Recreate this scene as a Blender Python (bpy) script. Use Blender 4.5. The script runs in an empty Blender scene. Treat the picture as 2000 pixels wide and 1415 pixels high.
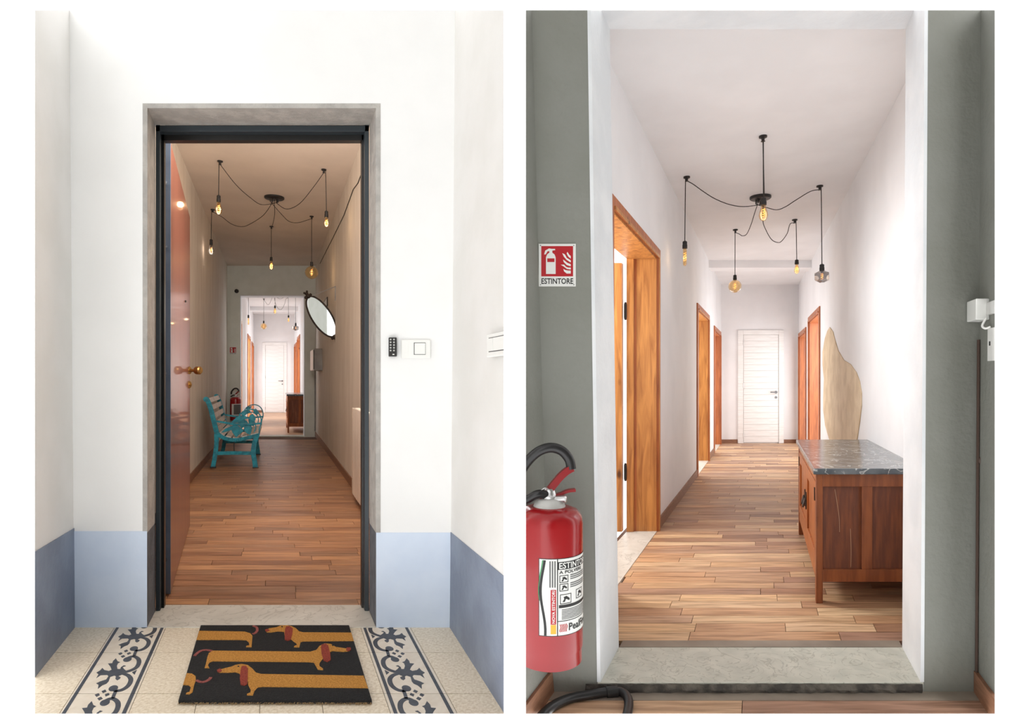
import bpy, bmesh, math, random
from mathutils import Vector, Matrix

# ------------------------------------------------------------------ camera, sky, exposure
# The picture is a pair of views set side by side, so the scene holds two places side by side: a stair landing with an
# entrance corridor (left) and the end of that corridor with the hall behind it (right).  Each corridor leaves its
# front wall at an angle (oblique plan), and each place is built only as far as the photograph shows it.
F, HZ, EYE, S = 1200.0, 740.0, 1.05, 1.2 / 1.05      # focal length and horizon in pixels, eye height, metres per unit
scene = bpy.context.scene
cam_data = bpy.data.cameras.new('camera')
cam = bpy.data.objects.new('camera', cam_data)
scene.collection.objects.link(cam)
cam.location = (0, 0, EYE * S)
cam.rotation_euler = (math.pi / 2, 0, 0)
cam_data.sensor_width = 36.0
cam_data.lens = 36.0 * F / 2000.0
cam_data.shift_y = (HZ - 707.5) / 2000.0
cam_data.clip_start = 0.02
scene.camera = cam
world = bpy.data.worlds.new('world')
scene.world = world
world.use_nodes = True
bg = world.node_tree.nodes['Background']
bg.inputs[0].default_value = (1.0, 1.0, 1.0, 1)
bg.inputs[1].default_value = 2.42
scene.view_settings.view_transform = 'Standard'
scene.view_settings.look = 'None'
scene.view_settings.gamma = 1.0
scene.view_settings.exposure = 0.0
scene.view_settings.use_curve_mapping = False
random.seed(7)
COL = scene.collection

def area_light(name, loc, aim, sx, sy, watts, color=(.93, .97, 1)):
    """daylight from side-room windows, also used for added fill"""
    d = bpy.data.lights.new(name, 'AREA')
    d.shape = 'RECTANGLE'; d.size = sx; d.size_y = sy; d.energy = watts; d.color = color
    o = bpy.data.objects.new(name, d)
    COL.objects.link(o)
    o.location = loc
    o.rotation_euler = (Vector(aim) - Vector(loc)).to_track_quat('-Z', 'Z').to_euler()
    return o
def plan(vpx, u, v, w):
    return Vector((u + (vpx - 1000.0) / F * v, v, w)) * S
for vpx, dv, zs in ((1484.0, 0.0, 1.0), (535.0, 9.025, 1.18)):
    q = lambda u, v, w: plan(vpx, u, v + dv, w * zs)
    area_light('side_room_window', q(-1.72, 3.85, 1.72), q(.7, 3.95, 1.6), .6, .8, 58)
    area_light('side_room_window', q(-1.6, 7.2, 1.4), q(.6, 7.3, 1.3), 1.2, 1.5, 28)
    area_light('side_room_window', q(-1.5, 9.2, 1.3), q(.6, 9.3, 1.3), 1.0, 1.4, 4)
    area_light('side_room_window', q(1.6, 7.6, 1.4), q(-.6, 7.6, 1.3), 1.2, 1.5, 28)
    area_light('side_room_window', q(1.5, 9.3, 1.3), q(-.6, 9.3, 1.3), 1.0, 1.4, 4)
    area_light('hall_fill', q(.745, 2.82, 1.5), q(-.7, 3.7, 1.45), .6, 1.5, 8)  # unseen fill added to brighten the near hall
area_light('corridor_fill', plan(535.0, .74, 3.95, 1.75), plan(535.0, -.8, 5.2, 1.6), 1.3, 1.5, 40, (1.0, .95, .9))  # unseen light added as if from a window, to lift the corridor
area_light('far_corridor_fill', plan(535.0, -.05, 2.93, 2.40), plan(535.0, -.05, 11.0, 1.9), 1.0, .28, 70, (1.0, .95, .9))  # unseen fill added over the door to lift the far corridor

# ------------------------------------------------------------------ materials
def rgb(r, g, b):
    f = lambda c: (c / 255 / 12.92) if c / 255 <= 0.04045 else ((c / 255 + 0.055) / 1.055) ** 2.4
    return (f(r), f(g), f(b), 1)

def _mat(name):
    m = bpy.data.materials.new(name)
    m.use_nodes = True
    nt = m.node_tree
    return m, nt, nt.nodes['Principled BSDF']

def mat(name, c1, c2=None, scale=6.0, rough=0.6, bump=0.0, bscale=40.0, metal=0.0, stretch=(1, 1, 1), lo=0.4, hi=0.6,
        emit=None, estr=0.0, spec=0.5, coat=0.0):
    m, nt, p = _mat(name)
    N, L = nt.nodes, nt.links
    p.inputs['Roughness'].default_value = rough
    p.inputs['Metallic'].default_value = metal
    p.inputs['Specular IOR Level'].default_value = spec
    p.inputs['Coat Weight'].default_value = coat
    p.inputs['Base Color'].default_value = c1
    tc = N.new('ShaderNodeTexCoord')
    mp = N.new('ShaderNodeMapping')
    mp.inputs['Scale'].default_value = stretch
    L.new(tc.outputs['Object'], mp.inputs[0])
    if c2:
        n = N.new('ShaderNodeTexNoise')
        n.inputs['Scale'].default_value = scale
        n.inputs['Detail'].default_value = 5
        L.new(mp.outputs[0], n.inputs['Vector'])
        r = N.new('ShaderNodeValToRGB')
        r.color_ramp.elements[0].position = lo
        r.color_ramp.elements[1].position = hi
        r.color_ramp.elements[0].color = c1
        r.color_ramp.elements[1].color = c2
        L.new(n.outputs['Fac'], r.inputs[0])
        L.new(r.outputs[0], p.inputs['Base Color'])
    if bump:
        n2 = N.new('ShaderNodeTexNoise')
        n2.inputs['Scale'].default_value = bscale
        n2.inputs['Detail'].default_value = 6
        L.new(mp.outputs[0], n2.inputs['Vector'])
        b = N.new('ShaderNodeBump')
        b.inputs['Strength'].default_value = bump
        b.inputs['Distance'].default_value = 0.01
        L.new(n2.outputs['Fac'], b.inputs['Height'])
        L.new(b.outputs[0], p.inputs['Normal'])
    if emit:
        p.inputs['Emission Color'].default_value = emit
        p.inputs['Emission Strength'].default_value = estr
    return m

def plank_mat(name, cols, rough=0.45, stretch=(1.6, 22, 4)):
    m, nt, p = _mat(name)
    N, L = nt.nodes, nt.links
    oi = N.new('ShaderNodeObjectInfo')
    ramp = N.new('ShaderNodeValToRGB')
    ramp.color_ramp.interpolation = 'LINEAR'
    e = ramp.color_ramp.elements
    while len(e) < len(cols):
        e.new(0.5)
    for i, c in enumerate(cols):
        e[i].position = i / (len(cols) - 1)
        e[i].color = c
    L.new(oi.outputs['Random'], ramp.inputs[0])
    tc = N.new('ShaderNodeTexCoord')
    sc = N.new('ShaderNodeVectorMath'); sc.operation = 'SCALE'
    L.new(oi.outputs['Location'], sc.inputs[0]); sc.inputs['Scale'].default_value = 3.7
    ad = N.new('ShaderNodeVectorMath'); ad.operation = 'ADD'
    L.new(tc.outputs['Object'], ad.inputs[0]); L.new(sc.outputs[0], ad.inputs[1])
    mp = N.new('ShaderNodeMapping'); mp.inputs['Scale'].default_value = stretch
    L.new(ad.outputs[0], mp.inputs[0])
    n = N.new('ShaderNodeTexNoise'); n.inputs['Scale'].default_value = 2.2; n.inputs['Detail'].default_value = 7
    n.inputs['Distortion'].default_value = 0.6
    L.new(mp.outputs[0], n.inputs['Vector'])
    r2 = N.new('ShaderNodeValToRGB')
    r2.color_ramp.elements[0].position = 0.32; r2.color_ramp.elements[0].color = (0.5, 0.42, 0.36, 1)
    r2.color_ramp.elements[1].position = 0.62; r2.color_ramp.elements[1].color = (1.12, 1.1, 1.08, 1)
    L.new(n.outputs['Fac'], r2.inputs[0])
    mx = N.new('ShaderNodeMix'); mx.data_type = 'RGBA'; mx.blend_type = 'MULTIPLY'
    mx.inputs[0].default_value = 0.85
    L.new(ramp.outputs[0], mx.inputs[6]); L.new(r2.outputs[0], mx.inputs[7])
    L.new(mx.outputs[2], p.inputs['Base Color'])
    b = N.new('ShaderNodeBump'); b.inputs['Strength'].default_value = 0.12; b.inputs['Distance'].default_value = 0.004
    L.new(n.outputs['Fac'], b.inputs['Height']); L.new(b.outputs[0], p.inputs['Normal'])
    p.inputs['Roughness'].default_value = rough
    return m

def pine_mat(name, light, dark, knot):
    m, nt, p = _mat(name)
    N, L = nt.nodes, nt.links
    tc = N.new('ShaderNodeTexCoord')
    mp = N.new('ShaderNodeMapping'); mp.inputs['Scale'].default_value = (9, 9, 0.9)
    L.new(tc.outputs['Object'], mp.inputs[0])
    n = N.new('ShaderNodeTexNoise'); n.inputs['Scale'].default_value = 2.5; n.inputs['Detail'].default_value = 6
    n.inputs['Distortion'].default_value = 1.0
    L.new(mp.outputs[0], n.inputs['Vector'])
    r = N.new('ShaderNodeValToRGB')
    r.color_ramp.elements[0].position = 0.3; r.color_ramp.elements[0].color = dark
    r.color_ramp.elements[1].position = 0.62; r.color_ramp.elements[1].color = light
    L.new(n.outputs['Fac'], r.inputs[0])
    mp2 = N.new('ShaderNodeMapping'); mp2.inputs['Scale'].default_value = (5.0, 5.0, 2.6)
    L.new(tc.outputs['Object'], mp2.inputs[0])
    vo = N.new('ShaderNodeTexVoronoi'); vo.inputs['Scale'].default_value = 1.3
    L.new(mp2.outputs[0], vo.inputs['Vector'])
    r3 = N.new('ShaderNodeValToRGB')
    r3.color_ramp.elements[0].position = 0.06; r3.color_ramp.elements[0].color = (1, 1, 1, 1)
    r3.color_ramp.elements[1].position = 0.16; r3.color_ramp.elements[1].color = (0, 0, 0, 1)
    L.new(vo.outputs['Distance'], r3.inputs[0])
    mx = N.new('ShaderNodeMix'); mx.data_type = 'RGBA'
    L.new(r3.outputs[0], mx.inputs[0]); L.new(r.outputs[0], mx.inputs[6]); mx.inputs[7].default_value = knot
    L.new(mx.outputs[2], p.inputs['Base Color'])
    p.inputs['Roughness'].default_value = 0.4
    return m

def vein_mat(name, base, base2, vein, rough=0.25, scale=3.0, width=0.03):
    m, nt, p = _mat(name)
    N, L = nt.nodes, nt.links
    tc = N.new('ShaderNodeTexCoord')
    n0 = N.new('ShaderNodeTexNoise'); n0.inputs['Scale'].default_value = scale * 1.5; n0.inputs['Detail'].default_value = 5
    L.new(tc.outputs['Object'], n0.inputs['Vector'])
    r0 = N.new('ShaderNodeValToRGB')
    r0.color_ramp.elements[0].position = 0.35; r0.color_ramp.elements[0].color = base
    r0.color_ramp.elements[1].position = 0.7; r0.color_ramp.elements[1].color = base2
    L.new(n0.outputs['Fac'], r0.inputs[0])
    n = N.new('ShaderNodeTexNoise'); n.inputs['Scale'].default_value = scale; n.inputs['Detail'].default_value = 7
    n.inputs['Distortion'].default_value = 2.0
    L.new(tc.outputs['Object'], n.inputs['Vector'])
    r = N.new('ShaderNodeValToRGB')
    e = r.color_ramp.elements
    e[0].position = 0.5 - width; e[0].color = (0, 0, 0, 1)
    e[1].position = 0.5 + width; e[1].color = (0, 0, 0, 1)
    k = e.new(0.5); k.color = (1, 1, 1, 1)
    L.new(n.outputs['Fac'], r.inputs[0])
    mx = N.new('ShaderNodeMix'); mx.data_type = 'RGBA'
    L.new(r.outputs[0], mx.inputs[0]); L.new(r0.outputs[0], mx.inputs[6]); mx.inputs[7].default_value = vein
    L.new(mx.outputs[2], p.inputs['Base Color'])
    p.inputs['Roughness'].default_value = rough
    return m

def glass_mat(name, tint, refl=0.12):
    m = bpy.data.materials.new(name); m.use_nodes = True
    nt = m.node_tree; N, L = nt.nodes, nt.links
    for n in list(N): N.remove(n)
    out = N.new('ShaderNodeOutputMaterial')
    t = N.new('ShaderNodeBsdfTransparent'); t.inputs[0].default_value = tint
    g = N.new('ShaderNodeBsdfGlossy'); g.inputs['Roughness'].default_value = 0.05
    lw = N.new('ShaderNodeLayerWeight'); lw.inputs[0].default_value = refl * 2
    mx = N.new('ShaderNodeMixShader')
    L.new(lw.outputs['Facing'], mx.inputs[0]); L.new(t.outputs[0], mx.inputs[1]); L.new(g.outputs[0], mx.inputs[2])
    L.new(mx.outputs[0], out.inputs[0])
    return m

M = {}
M['white_wall'] = mat('white_wall_paint', rgb(245, 245, 244), rgb(242, 242, 241), 3, 0.75, 0.05, 30)
M['side_wall'] = mat('landing_side_paint', rgb(232, 230, 227), rgb(227, 225, 221), 3, 0.75, 0.12, 25)
M['hall_white'] = mat('hall_white_paint', rgb(240, 239, 240), rgb(235, 234, 235), 2, 0.7, 0.05, 40)
M['corridor_wall'] = mat('corridor_beige_paint', rgb(230, 221, 209), rgb(220, 210, 197), 2, 0.7, 0.1, 20, stretch=(3, 3, .6))
M['corridor_ceiling'] = mat('corridor_ceiling_paint', rgb(226, 212, 198), rgb(220, 206, 192), 2, 0.8)
M['sage_wall'] = mat('sage_grey_wall_paint', rgb(135, 136, 129), rgb(131, 132, 124), 4, 0.75, 0.35, 35)  # sage paint with the near wall's shade darkened into its colour
M['sage_brightened'] = mat('brightened_sage_wall_paint', rgb(224, 227, 220), rgb(218, 221, 213), 4, 0.75, 0.2, 35)  # same sage paint, colour brightened to offset the dim corridor light
M['reveal_white'] = mat('reveal_white_paint', rgb(232, 234, 236), rgb(222, 225, 228), 4, 0.6, 0.3, 40)
M['cement'] = mat('grey_cement_plaster', rgb(188, 184, 178), rgb(172, 168, 163), 14, 0.9, 0.7, 45)
M['cement_dark'] = mat('dark_cement_paint', rgb(105, 108, 115), rgb(92, 95, 102), 14, 0.9, 0.7, 45)
M['dado'] = mat('blue_grey_dado_paint', rgb(210, 224, 244), rgb(216, 229, 247), 5, 0.45, 0.15, 20)
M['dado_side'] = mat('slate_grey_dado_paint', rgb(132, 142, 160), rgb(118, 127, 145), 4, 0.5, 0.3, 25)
M['terrazzo'] = mat('cream_terrazzo', rgb(214, 198, 172), rgb(238, 226, 206), 90, 0.5, 0.06, 90, lo=.35, hi=.62)
M['strip_tile'] = mat('cream_cement_tile', rgb(222, 210, 192), rgb(230, 220, 204), 20, 0.5)
M['ink'] = mat('charcoal_tile_inlay', rgb(62, 66, 74), rgb(72, 76, 84), 30, 0.5)
M['grout'] = mat('grey_grout', rgb(150, 138, 120), None, rough=.9)
M['marble'] = vein_mat('white_grey_marble', rgb(206, 201, 190), rgb(222, 218, 208), rgb(188, 183, 172), 0.4, 5, 0.02)
M['old_marble'] = vein_mat('worn_green_grey_marble', rgb(190, 190, 178), rgb(208, 206, 193), rgb(168, 167, 154), 0.5, 8, 0.02)
M['rough_stone'] = mat('rough_dark_stone', rgb(98, 92, 84), rgb(66, 62, 58), 20, 0.95, 1.0, 40)
M['plank'] = plank_mat('laminate_strip_floor', [rgb(150, 112, 88), rgb(178, 138, 108), rgb(204, 162, 124), rgb(166, 130, 110), rgb(222, 184, 140), rgb(214, 180, 142), rgb(184, 148, 122), rgb(228, 196, 156)])
M['plank_dimmed'] = plank_mat('dimmed_laminate_strip_floor', [rgb(150, 106, 78), rgb(166, 120, 88), rgb(184, 136, 98), rgb(152, 114, 88), rgb(196, 146, 104), rgb(140, 98, 74)], rough=.4)  # same laminate, palette darkened to carry the corridor's dim light
M['subfloor'] = mat('dark_floor_joint', rgb(92, 62, 44), None, rough=.8)
M['far_floor'] = mat('distant_strip_floor', rgb(170, 128, 98), rgb(200, 160, 125), 3, 0.4, stretch=(1, 9, 1))
M['baseboard'] = mat('brown_wood_skirting', rgb(128, 88, 64), rgb(146, 104, 78), 6, 0.5, stretch=(2, 2, 20))
M['trim_grey'] = mat('grey_taupe_threshold_strip', rgb(150, 138, 124), rgb(132, 120, 108), 4, 0.5)
M['pine'] = pine_mat('varnished_knotty_pine', rgb(202, 138, 74), rgb(154, 94, 46), rgb(88, 48, 22))
M['pine_red'] = pine_mat('reddish_varnished_pine', rgb(188, 108, 58), rgb(148, 78, 40), rgb(84, 42, 22))
M['steel'] = mat('blue_grey_steel', rgb(92, 106, 126), rgb(82, 95, 115), 5, 0.4, metal=.3)
M['frame_dark'] = mat('dark_green_grey_steel', rgb(58, 66, 72), None, rough=.4, metal=.2)
M['black'] = mat('black_plastic', rgb(28, 27, 27), None, rough=.4)
M['black_metal'] = mat('matte_black_metal', rgb(44, 42, 41), None, rough=.45, metal=.3)
M['cable'] = mat('black_textile_cable', rgb(38, 34, 33), None, rough=.8)
M['leaf_wood'] = mat('reddish_brown_door_veneer', rgb(128, 72, 56), rgb(112, 62, 48), 3, 0.33, stretch=(8, 8, .6), coat=.3)
M['brass'] = mat('aged_brass', rgb(176, 140, 82), rgb(150, 116, 66), 20, 0.3, metal=.9)
M['silver'] = mat('polished_nickel', rgb(205, 205, 205), None, rough=.25, metal=.9)
M['teal'] = mat('teal_painted_iron', rgb(26, 150, 172), rgb(18, 118, 138), 18, 0.4, 0.3, 60)
M['white_slat'] = mat('white_painted_board', rgb(240, 234, 228), rgb(226, 218, 210), 5, 0.5, stretch=(1, 1, 1))
M['handle'] = mat('brushed_door_handle', rgb(120, 120, 122), None, rough=.4, metal=.5)
M['red'] = mat('red_enamel', rgb(152, 6, 16), rgb(144, 5, 14), 3, 0.25, coat=.2)
M['red_dark'] = mat('red_lever_paint', rgb(138, 10, 18), None, rough=.35)
M['rubber'] = mat('black_rubber_hose', rgb(30, 29, 30), None, rough=.35)
M['label_white'] = mat('white_print', rgb(226, 226, 222), None, rough=.4)
M['ink_black'] = mat('black_print', rgb(26, 26, 26), None, rough=.5)
M['ink_grey'] = mat('grey_print', rgb(90, 90, 90), None, rough=.5)
M['ink_red'] = mat('red_print', rgb(176, 20, 32), None, rough=.4)
M['ink_green'] = mat('green_print', rgb(40, 140, 80), None, rough=.4)
M['ink_yellow'] = mat('yellow_print', rgb(220, 170, 50), None, rough=.4)
M['white_plastic'] = mat('white_plastic', rgb(240, 240, 236), None, rough=.3)
M['grey_plastic'] = mat('grey_plastic', rgb(196, 196, 192), None, rough=.4)
M['grey_metal'] = mat('grey_sheet_metal', rgb(168, 168, 168), rgb(150, 150, 152), 6, 0.35, metal=.4)
M['radiator'] = mat('ivory_radiator_enamel', rgb(238, 228, 212), None, rough=.25)
M['mirror'] = mat('mirror_glass', rgb(245, 245, 245), None, rough=.02, metal=1.0)
M['iron_dark'] = mat('dark_bronze_ornament', rgb(58, 46, 38), rgb(40, 32, 28), 30, 0.45, 0.4, 60, metal=.3)
M['mat_black'] = mat('black_coir', rgb(36, 34, 34), rgb(22, 21, 22), 160, 0.95, 1.0, 220)
M['mat_tan'] = mat('ochre_coir', rgb(222, 160, 74), rgb(192, 128, 48), 160, 0.95, 1.0, 220)
M['mat_red'] = mat('rust_red_coir', rgb(170, 72, 52), rgb(140, 52, 40), 160, 0.95, 1.0, 220)
M['mat_pink'] = mat('dusty_pink_coir', rgb(178, 100, 92), rgb(150, 74, 70), 160, 0.95, 1.0, 220)
M['cab_wood'] = mat('worn_walnut_varnish', rgb(150, 84, 46), rgb(126, 68, 38), 5, 0.4, 0.1, 60, stretch=(6, 6, .8))
M['cab_panel'] = mat('scuffed_walnut_panel', rgb(128, 72, 44), rgb(104, 58, 40), 7, 0.5, 0.15, 60, stretch=(8, 8, .8), lo=.35, hi=.6)
M['cab_front'] = mat('orange_brown_cabinet_front', rgb(176, 104, 52), rgb(150, 84, 42), 5, 0.4, stretch=(6, 6, .8))
M['scratch'] = mat('pale_scratch_wood', rgb(176, 138, 108), None, rough=.6)
M['grey_marble'] = vein_mat('dark_grey_veined_marble', rgb(72, 78, 84), rgb(112, 118, 122), rgb(190, 192, 190), 0.18, 5, 0.018)
M['beige_panel'] = mat('beige_plaster_shape', rgb(222, 200, 168), rgb(206, 182, 148), 5, 0.7, 0.1, 30)
M['door_white'] = mat('white_door_laminate', rgb(240, 238, 236), rgb(230, 227, 224), 3, 0.45, stretch=(1, 1, 14))
M['door_groove'] = mat('pale_grey_door_groove', rgb(205, 202, 198), None, rough=.6)
M['brown_cable'] = mat('brown_painted_cable', rgb(70, 52, 42), None, rough=.6)
M['amber'] = glass_mat('amber_bulb_glass', (1.0, .82, .55, 1))
M['smoke'] = glass_mat('smoked_bulb_glass', (.52, .5, .5, 1), .2)
M['filament'] = mat('glowing_filament', rgb(255, 190, 110), None, emit=rgb(255, 176, 90), estr=1.2)
M['globe_tan'] = mat('tan_coir_edge', rgb(196, 160, 110), None, rough=.9)

# ------------------------------------------------------------------ mesh helpers
def W(x, y, z):
    return Vector((x, y, z)) * S

class Room:
    """A place with its own plan directions: u runs along the front wall, v along the corridor, w up."""
    def __init__(self, vpx):
        self.vp = vpx
        self.k = (vpx - 1000.0) / F
    def P(self, u, v, w):
        return W(u + self.k * v, v, w)
    def uvw(self, px, py, v):
        return ((px - self.vp) / F * v, v, EYE + (HZ - py) / F * v)
    def floor(self, px, py, z=0.0):
        v = F * (EYE - z) / (py - HZ)
        return ((px - self.vp) / F * v, v)

class MB:
    def __init__(self):
        self.v, self.f = [], []
    def add(self, vs, fs):
        b = len(self.v)
        self.v += [Vector(p) for p in vs]
        self.f += [[b + i for i in q] for q in fs]
        return self
    def hexa(self, p):          # 0-3 bottom ring, 4-7 top ring
        return self.add(p, [[3, 2, 1, 0], [4, 5, 6, 7], [0, 1, 5, 4], [1, 2, 6, 5], [2, 3, 7, 6], [3, 0, 4, 7]])
    def box(self, T, u0, u1, v0, v1, w0, w1):
        return self.hexa([T(u0, v0, w0), T(u1, v0, w0), T(u1, v1, w0), T(u0, v1, w0),
                          T(u0, v0, w1), T(u1, v0, w1), T(u1, v1, w1), T(u0, v1, w1)])
    def prism(self, a, b):      # two matching polygons
        n = len(a)
        return self.add(list(a) + list(b), [list(range(n))[::-1], list(range(n, 2 * n))] +
                        [[i, (i + 1) % n, n + (i + 1) % n, n + i] for i in range(n)])
    def tube(self, pts, r, n=8, cap=True):
        pts = [Vector(p) for p in pts]
        rs = r if isinstance(r, (list, tuple)) else [r] * len(pts)
        base = len(self.v)
        ref = None
        for i, p in enumerate(pts):
            d = (pts[min(i + 1, len(pts) - 1)] - pts[max(i - 1, 0)]).normalized()
            if ref is None:
                ref = Vector((0, 0, 1)) if abs(d.z) < .9 else Vector((1, 0, 0))
            x = d.cross(ref)
            if x.length < 1e-5:
                x = d.cross(Vector((.3, 1, .2)))
            x.normalize(); y = x.cross(d).normalized(); ref = y
            for j in range(n):
                a = 2 * math.pi * j / n
                self.v.append(p + (x * math.cos(a) + y * math.sin(a)) * rs[i])
        for i in range(len(pts) - 1):
            for j in range(n):
                a, b = base + i * n + j, base + i * n + (j + 1) % n
                self.f.append([a, b, b + n, a + n])
        if cap:
            self.f.append([base + j for j in range(n)][::-1])
            e = base + (len(pts) - 1) * n
            self.f.append([e + j for j in range(n)])
        return self
    def lathe(self, c, prof, n=20, ax=None):
        c = Vector(c)
        R = Matrix.Identity(3) if ax is None else Vector((0, 0, 1)).rotation_difference(Vector(ax)).to_matrix()
        base = len(self.v)
        for r, z in prof:
            for j in range(n):
                a = 2 * math.pi * j / n
                self.v.append(c + R @ Vector((r * math.cos(a), r * math.sin(a), z)))
        for i in range(len(prof) - 1):
            for j in range(n):
                a, b = base + i * n + j, base + i * n + (j + 1) % n
                self.f.append([a, b, b + n, a + n])
        self.f.append([base + j for j in range(n)][::-1])
        e = base + (len(prof) - 1) * n
        self.f.append([e + j for j in range(n)])
        return self

def link(o, parent=None):
    COL.objects.link(o)
    if parent:
        o.parent = parent
    return o

def wloc(o):
    p = Vector((0, 0, 0))
    while o:
        p = p + o.location
        o = o.parent
    return p

def obj(name, mb, m, parent=None, smooth=False, bevel=0.0, cuts=(), kind=None, origin=None):
    lo = Vector([min(p[i] for p in mb.v) for i in range(3)])
    hi = Vector([max(p[i] for p in mb.v) for i in range(3)])
    org = Vector(origin) if origin else Vector(((lo.x + hi.x) / 2, (lo.y + hi.y) / 2, lo.z))
    me = bpy.data.meshes.new(name)
    me.from_pydata([p - org for p in mb.v], [], mb.f)
    bm = bmesh.new(); bm.from_mesh(me)
    for co, no in cuts:
        g = bm.verts[:] + bm.edges[:] + bm.faces[:]
        r = bmesh.ops.bisect_plane(bm, geom=g, plane_co=Vector(co) - org, plane_no=no, clear_outer=True)
        ed = [x for x in r['geom_cut'] if isinstance(x, bmesh.types.BMEdge)]
        if ed:
            bmesh.ops.holes_fill(bm, edges=ed)
    if cuts and not bm.faces:
        bm.free(); bpy.data.meshes.remove(me)
        return None
    bmesh.ops.recalc_face_normals(bm, faces=bm.faces)
    bm.to_mesh(me); bm.free()
    me.materials.append(M[m] if isinstance(m, str) else m)
    if smooth:
        me.polygons.foreach_set('use_smooth', [True] * len(me.polygons))
        me.set_sharp_from_angle(angle=math.radians(40))
    o = link(bpy.data.objects.new(name, me), parent)
    o.location = org - wloc(parent)
    if bevel:
        b = o.modifiers.new('bevel', 'BEVEL'); b.width = bevel; b.segments = 2; b.limit_method = 'ANGLE'
    if kind:
        o['kind'] = kind
    return o

def tag(o, label, cat, group=None, kind=None):
    o['label'] = label; o['category'] = cat
    if group: o['group'] = group
    if kind: o['kind'] = kind
    return o

def thing(name, loc, label, cat, group=None, kind=None):
    o = bpy.data.objects.new(name, None)
    o.empty_display_size = .05
    link(o); o.location = loc
    return tag(o, label, cat, group, kind)

def smoothline(p, n=6):
    p = [Vector(q) for q in p]
    out = []
    for i in range(len(p) - 1):
        a, b, c, d = p[max(i - 1, 0)], p[i], p[i + 1], p[min(i + 2, len(p) - 1)]
        for j in range(n):
            t = j / n
            out.append(.5 * ((2 * b) + (c - a) * t + (2 * a - 5 * b + 4 * c - d) * t * t + (3 * b - a - 3 * c + d) * t ** 3))
    return out + [p[-1]]

def ribbon2d(pts, w):
    """outline polygon of a stroke in 2D"""
    pts = [Vector((a, b, 0)) for a, b in pts]
    pts = smoothline(pts, 4)
    L, R = [], []
    for i, p in enumerate(pts):
        d = (pts[min(i + 1, len(pts) - 1)] - pts[max(i - 1, 0)]).normalized()
        n = Vector((-d.y, d.x, 0)) * w / 2
        L.append((p + n)[:2]); R.append((p - n)[:2])
    return L, R

def strip(mb, T, L, R, w0, w1):
    for i in range(len(L) - 1):
        q = [L[i], L[i + 1], R[i + 1], R[i]]
        mb.prism([T(a, b, w0) for a, b in q], [T(a, b, w1) for a, b in q])

def ellipse(c, a, b, n=20):
    return [(c[0] + a * math.cos(2 * math.pi * i / n), c[1] + b * math.sin(2 * math.pi * i / n)) for i in range(n)]

def text_mesh(s, size):
    cu = bpy.data.curves.new('lettering', 'FONT')
    cu.body = s; cu.size = size; cu.resolution_u = 3; cu.fill_mode = 'FRONT'; cu.offset = .018
    o = bpy.data.objects.new('lettering', cu)
    COL.objects.link(o)
    dg = bpy.context.evaluated_depsgraph_get()
    me = o.evaluated_get(dg).to_mesh()
    vs = [v.co.copy() for v in me.vertices]; fs = [list(p.vertices) for p in me.polygons]
    o.evaluated_get(dg).to_mesh_clear()
    bpy.data.objects.remove(o); bpy.data.curves.remove(cu)
    return vs, fs

def text_fit(s, w, h):
    """lettering scaled into a w by h box with its corner at 0,0"""
    vs, fs = text_mesh(s, 1.0)
    x0 = min(v.x for v in vs); x1 = max(v.x for v in vs); y0 = min(v.y for v in vs); y1 = max(v.y for v in vs)
    return [((v.x - x0) / (x1 - x0) * w, (v.y - y0) / (y1 - y0) * h) for v in vs], fs

LR, RR = Room(535.0), Room(1484.0)
PL, PR = LR.P, RR.P

def edges(x0, x1, y0, y1):
    """the four section planes where a place ends (it is built only as far as the photograph shows it)"""
    e = (0, 0, EYE * S)
    return [(e, (-1, (x0 - 1000) / F, 0)), (e, (1, -(x1 - 1000) / F, 0)),
            (e, (0, -(HZ - y0) / F, 1)), (e, (0, (HZ - y1) / F, -1))]
CL, CR = edges(68, 984, 20, 1395), edges(1027, 1943, 20, 1395)

def structure(name, mb, m, label, cat, cuts=(), **k):
    o = obj(name, mb, m, cuts=cuts, **k)
    return tag(o, label, cat, kind='structure')

def planks(parent, T, m, v0, v1, ul, ur, depth, rng, w=0.0, cuts=(), lmin=.32, lmax=.95, th=.012, most=400):
    v = v0
    made = 0
    while v < v1 - .002 and made < most:
        ve = min(v + depth, v1)
        a, b = ul((v + ve) / 2), ur((v + ve) / 2)
        u = a - rng.random() * .5
        while u < b:
            ue = u + rng.uniform(lmin, lmax)
            p, q = max(u, a), min(ue, b)
            if q - p > .02:
                mb = MB().box(T, p + .0012, q - .0012, v + .0012, ve - .0012, w - th, w + rng.uniform(-.0006, .0006))
                c = T((p + q) / 2, (v + ve) / 2, w - th)
                obj('plank', mb, m, parent, cuts=cuts, origin=c)
                made += 1
            u = ue
        v = ve

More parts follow.
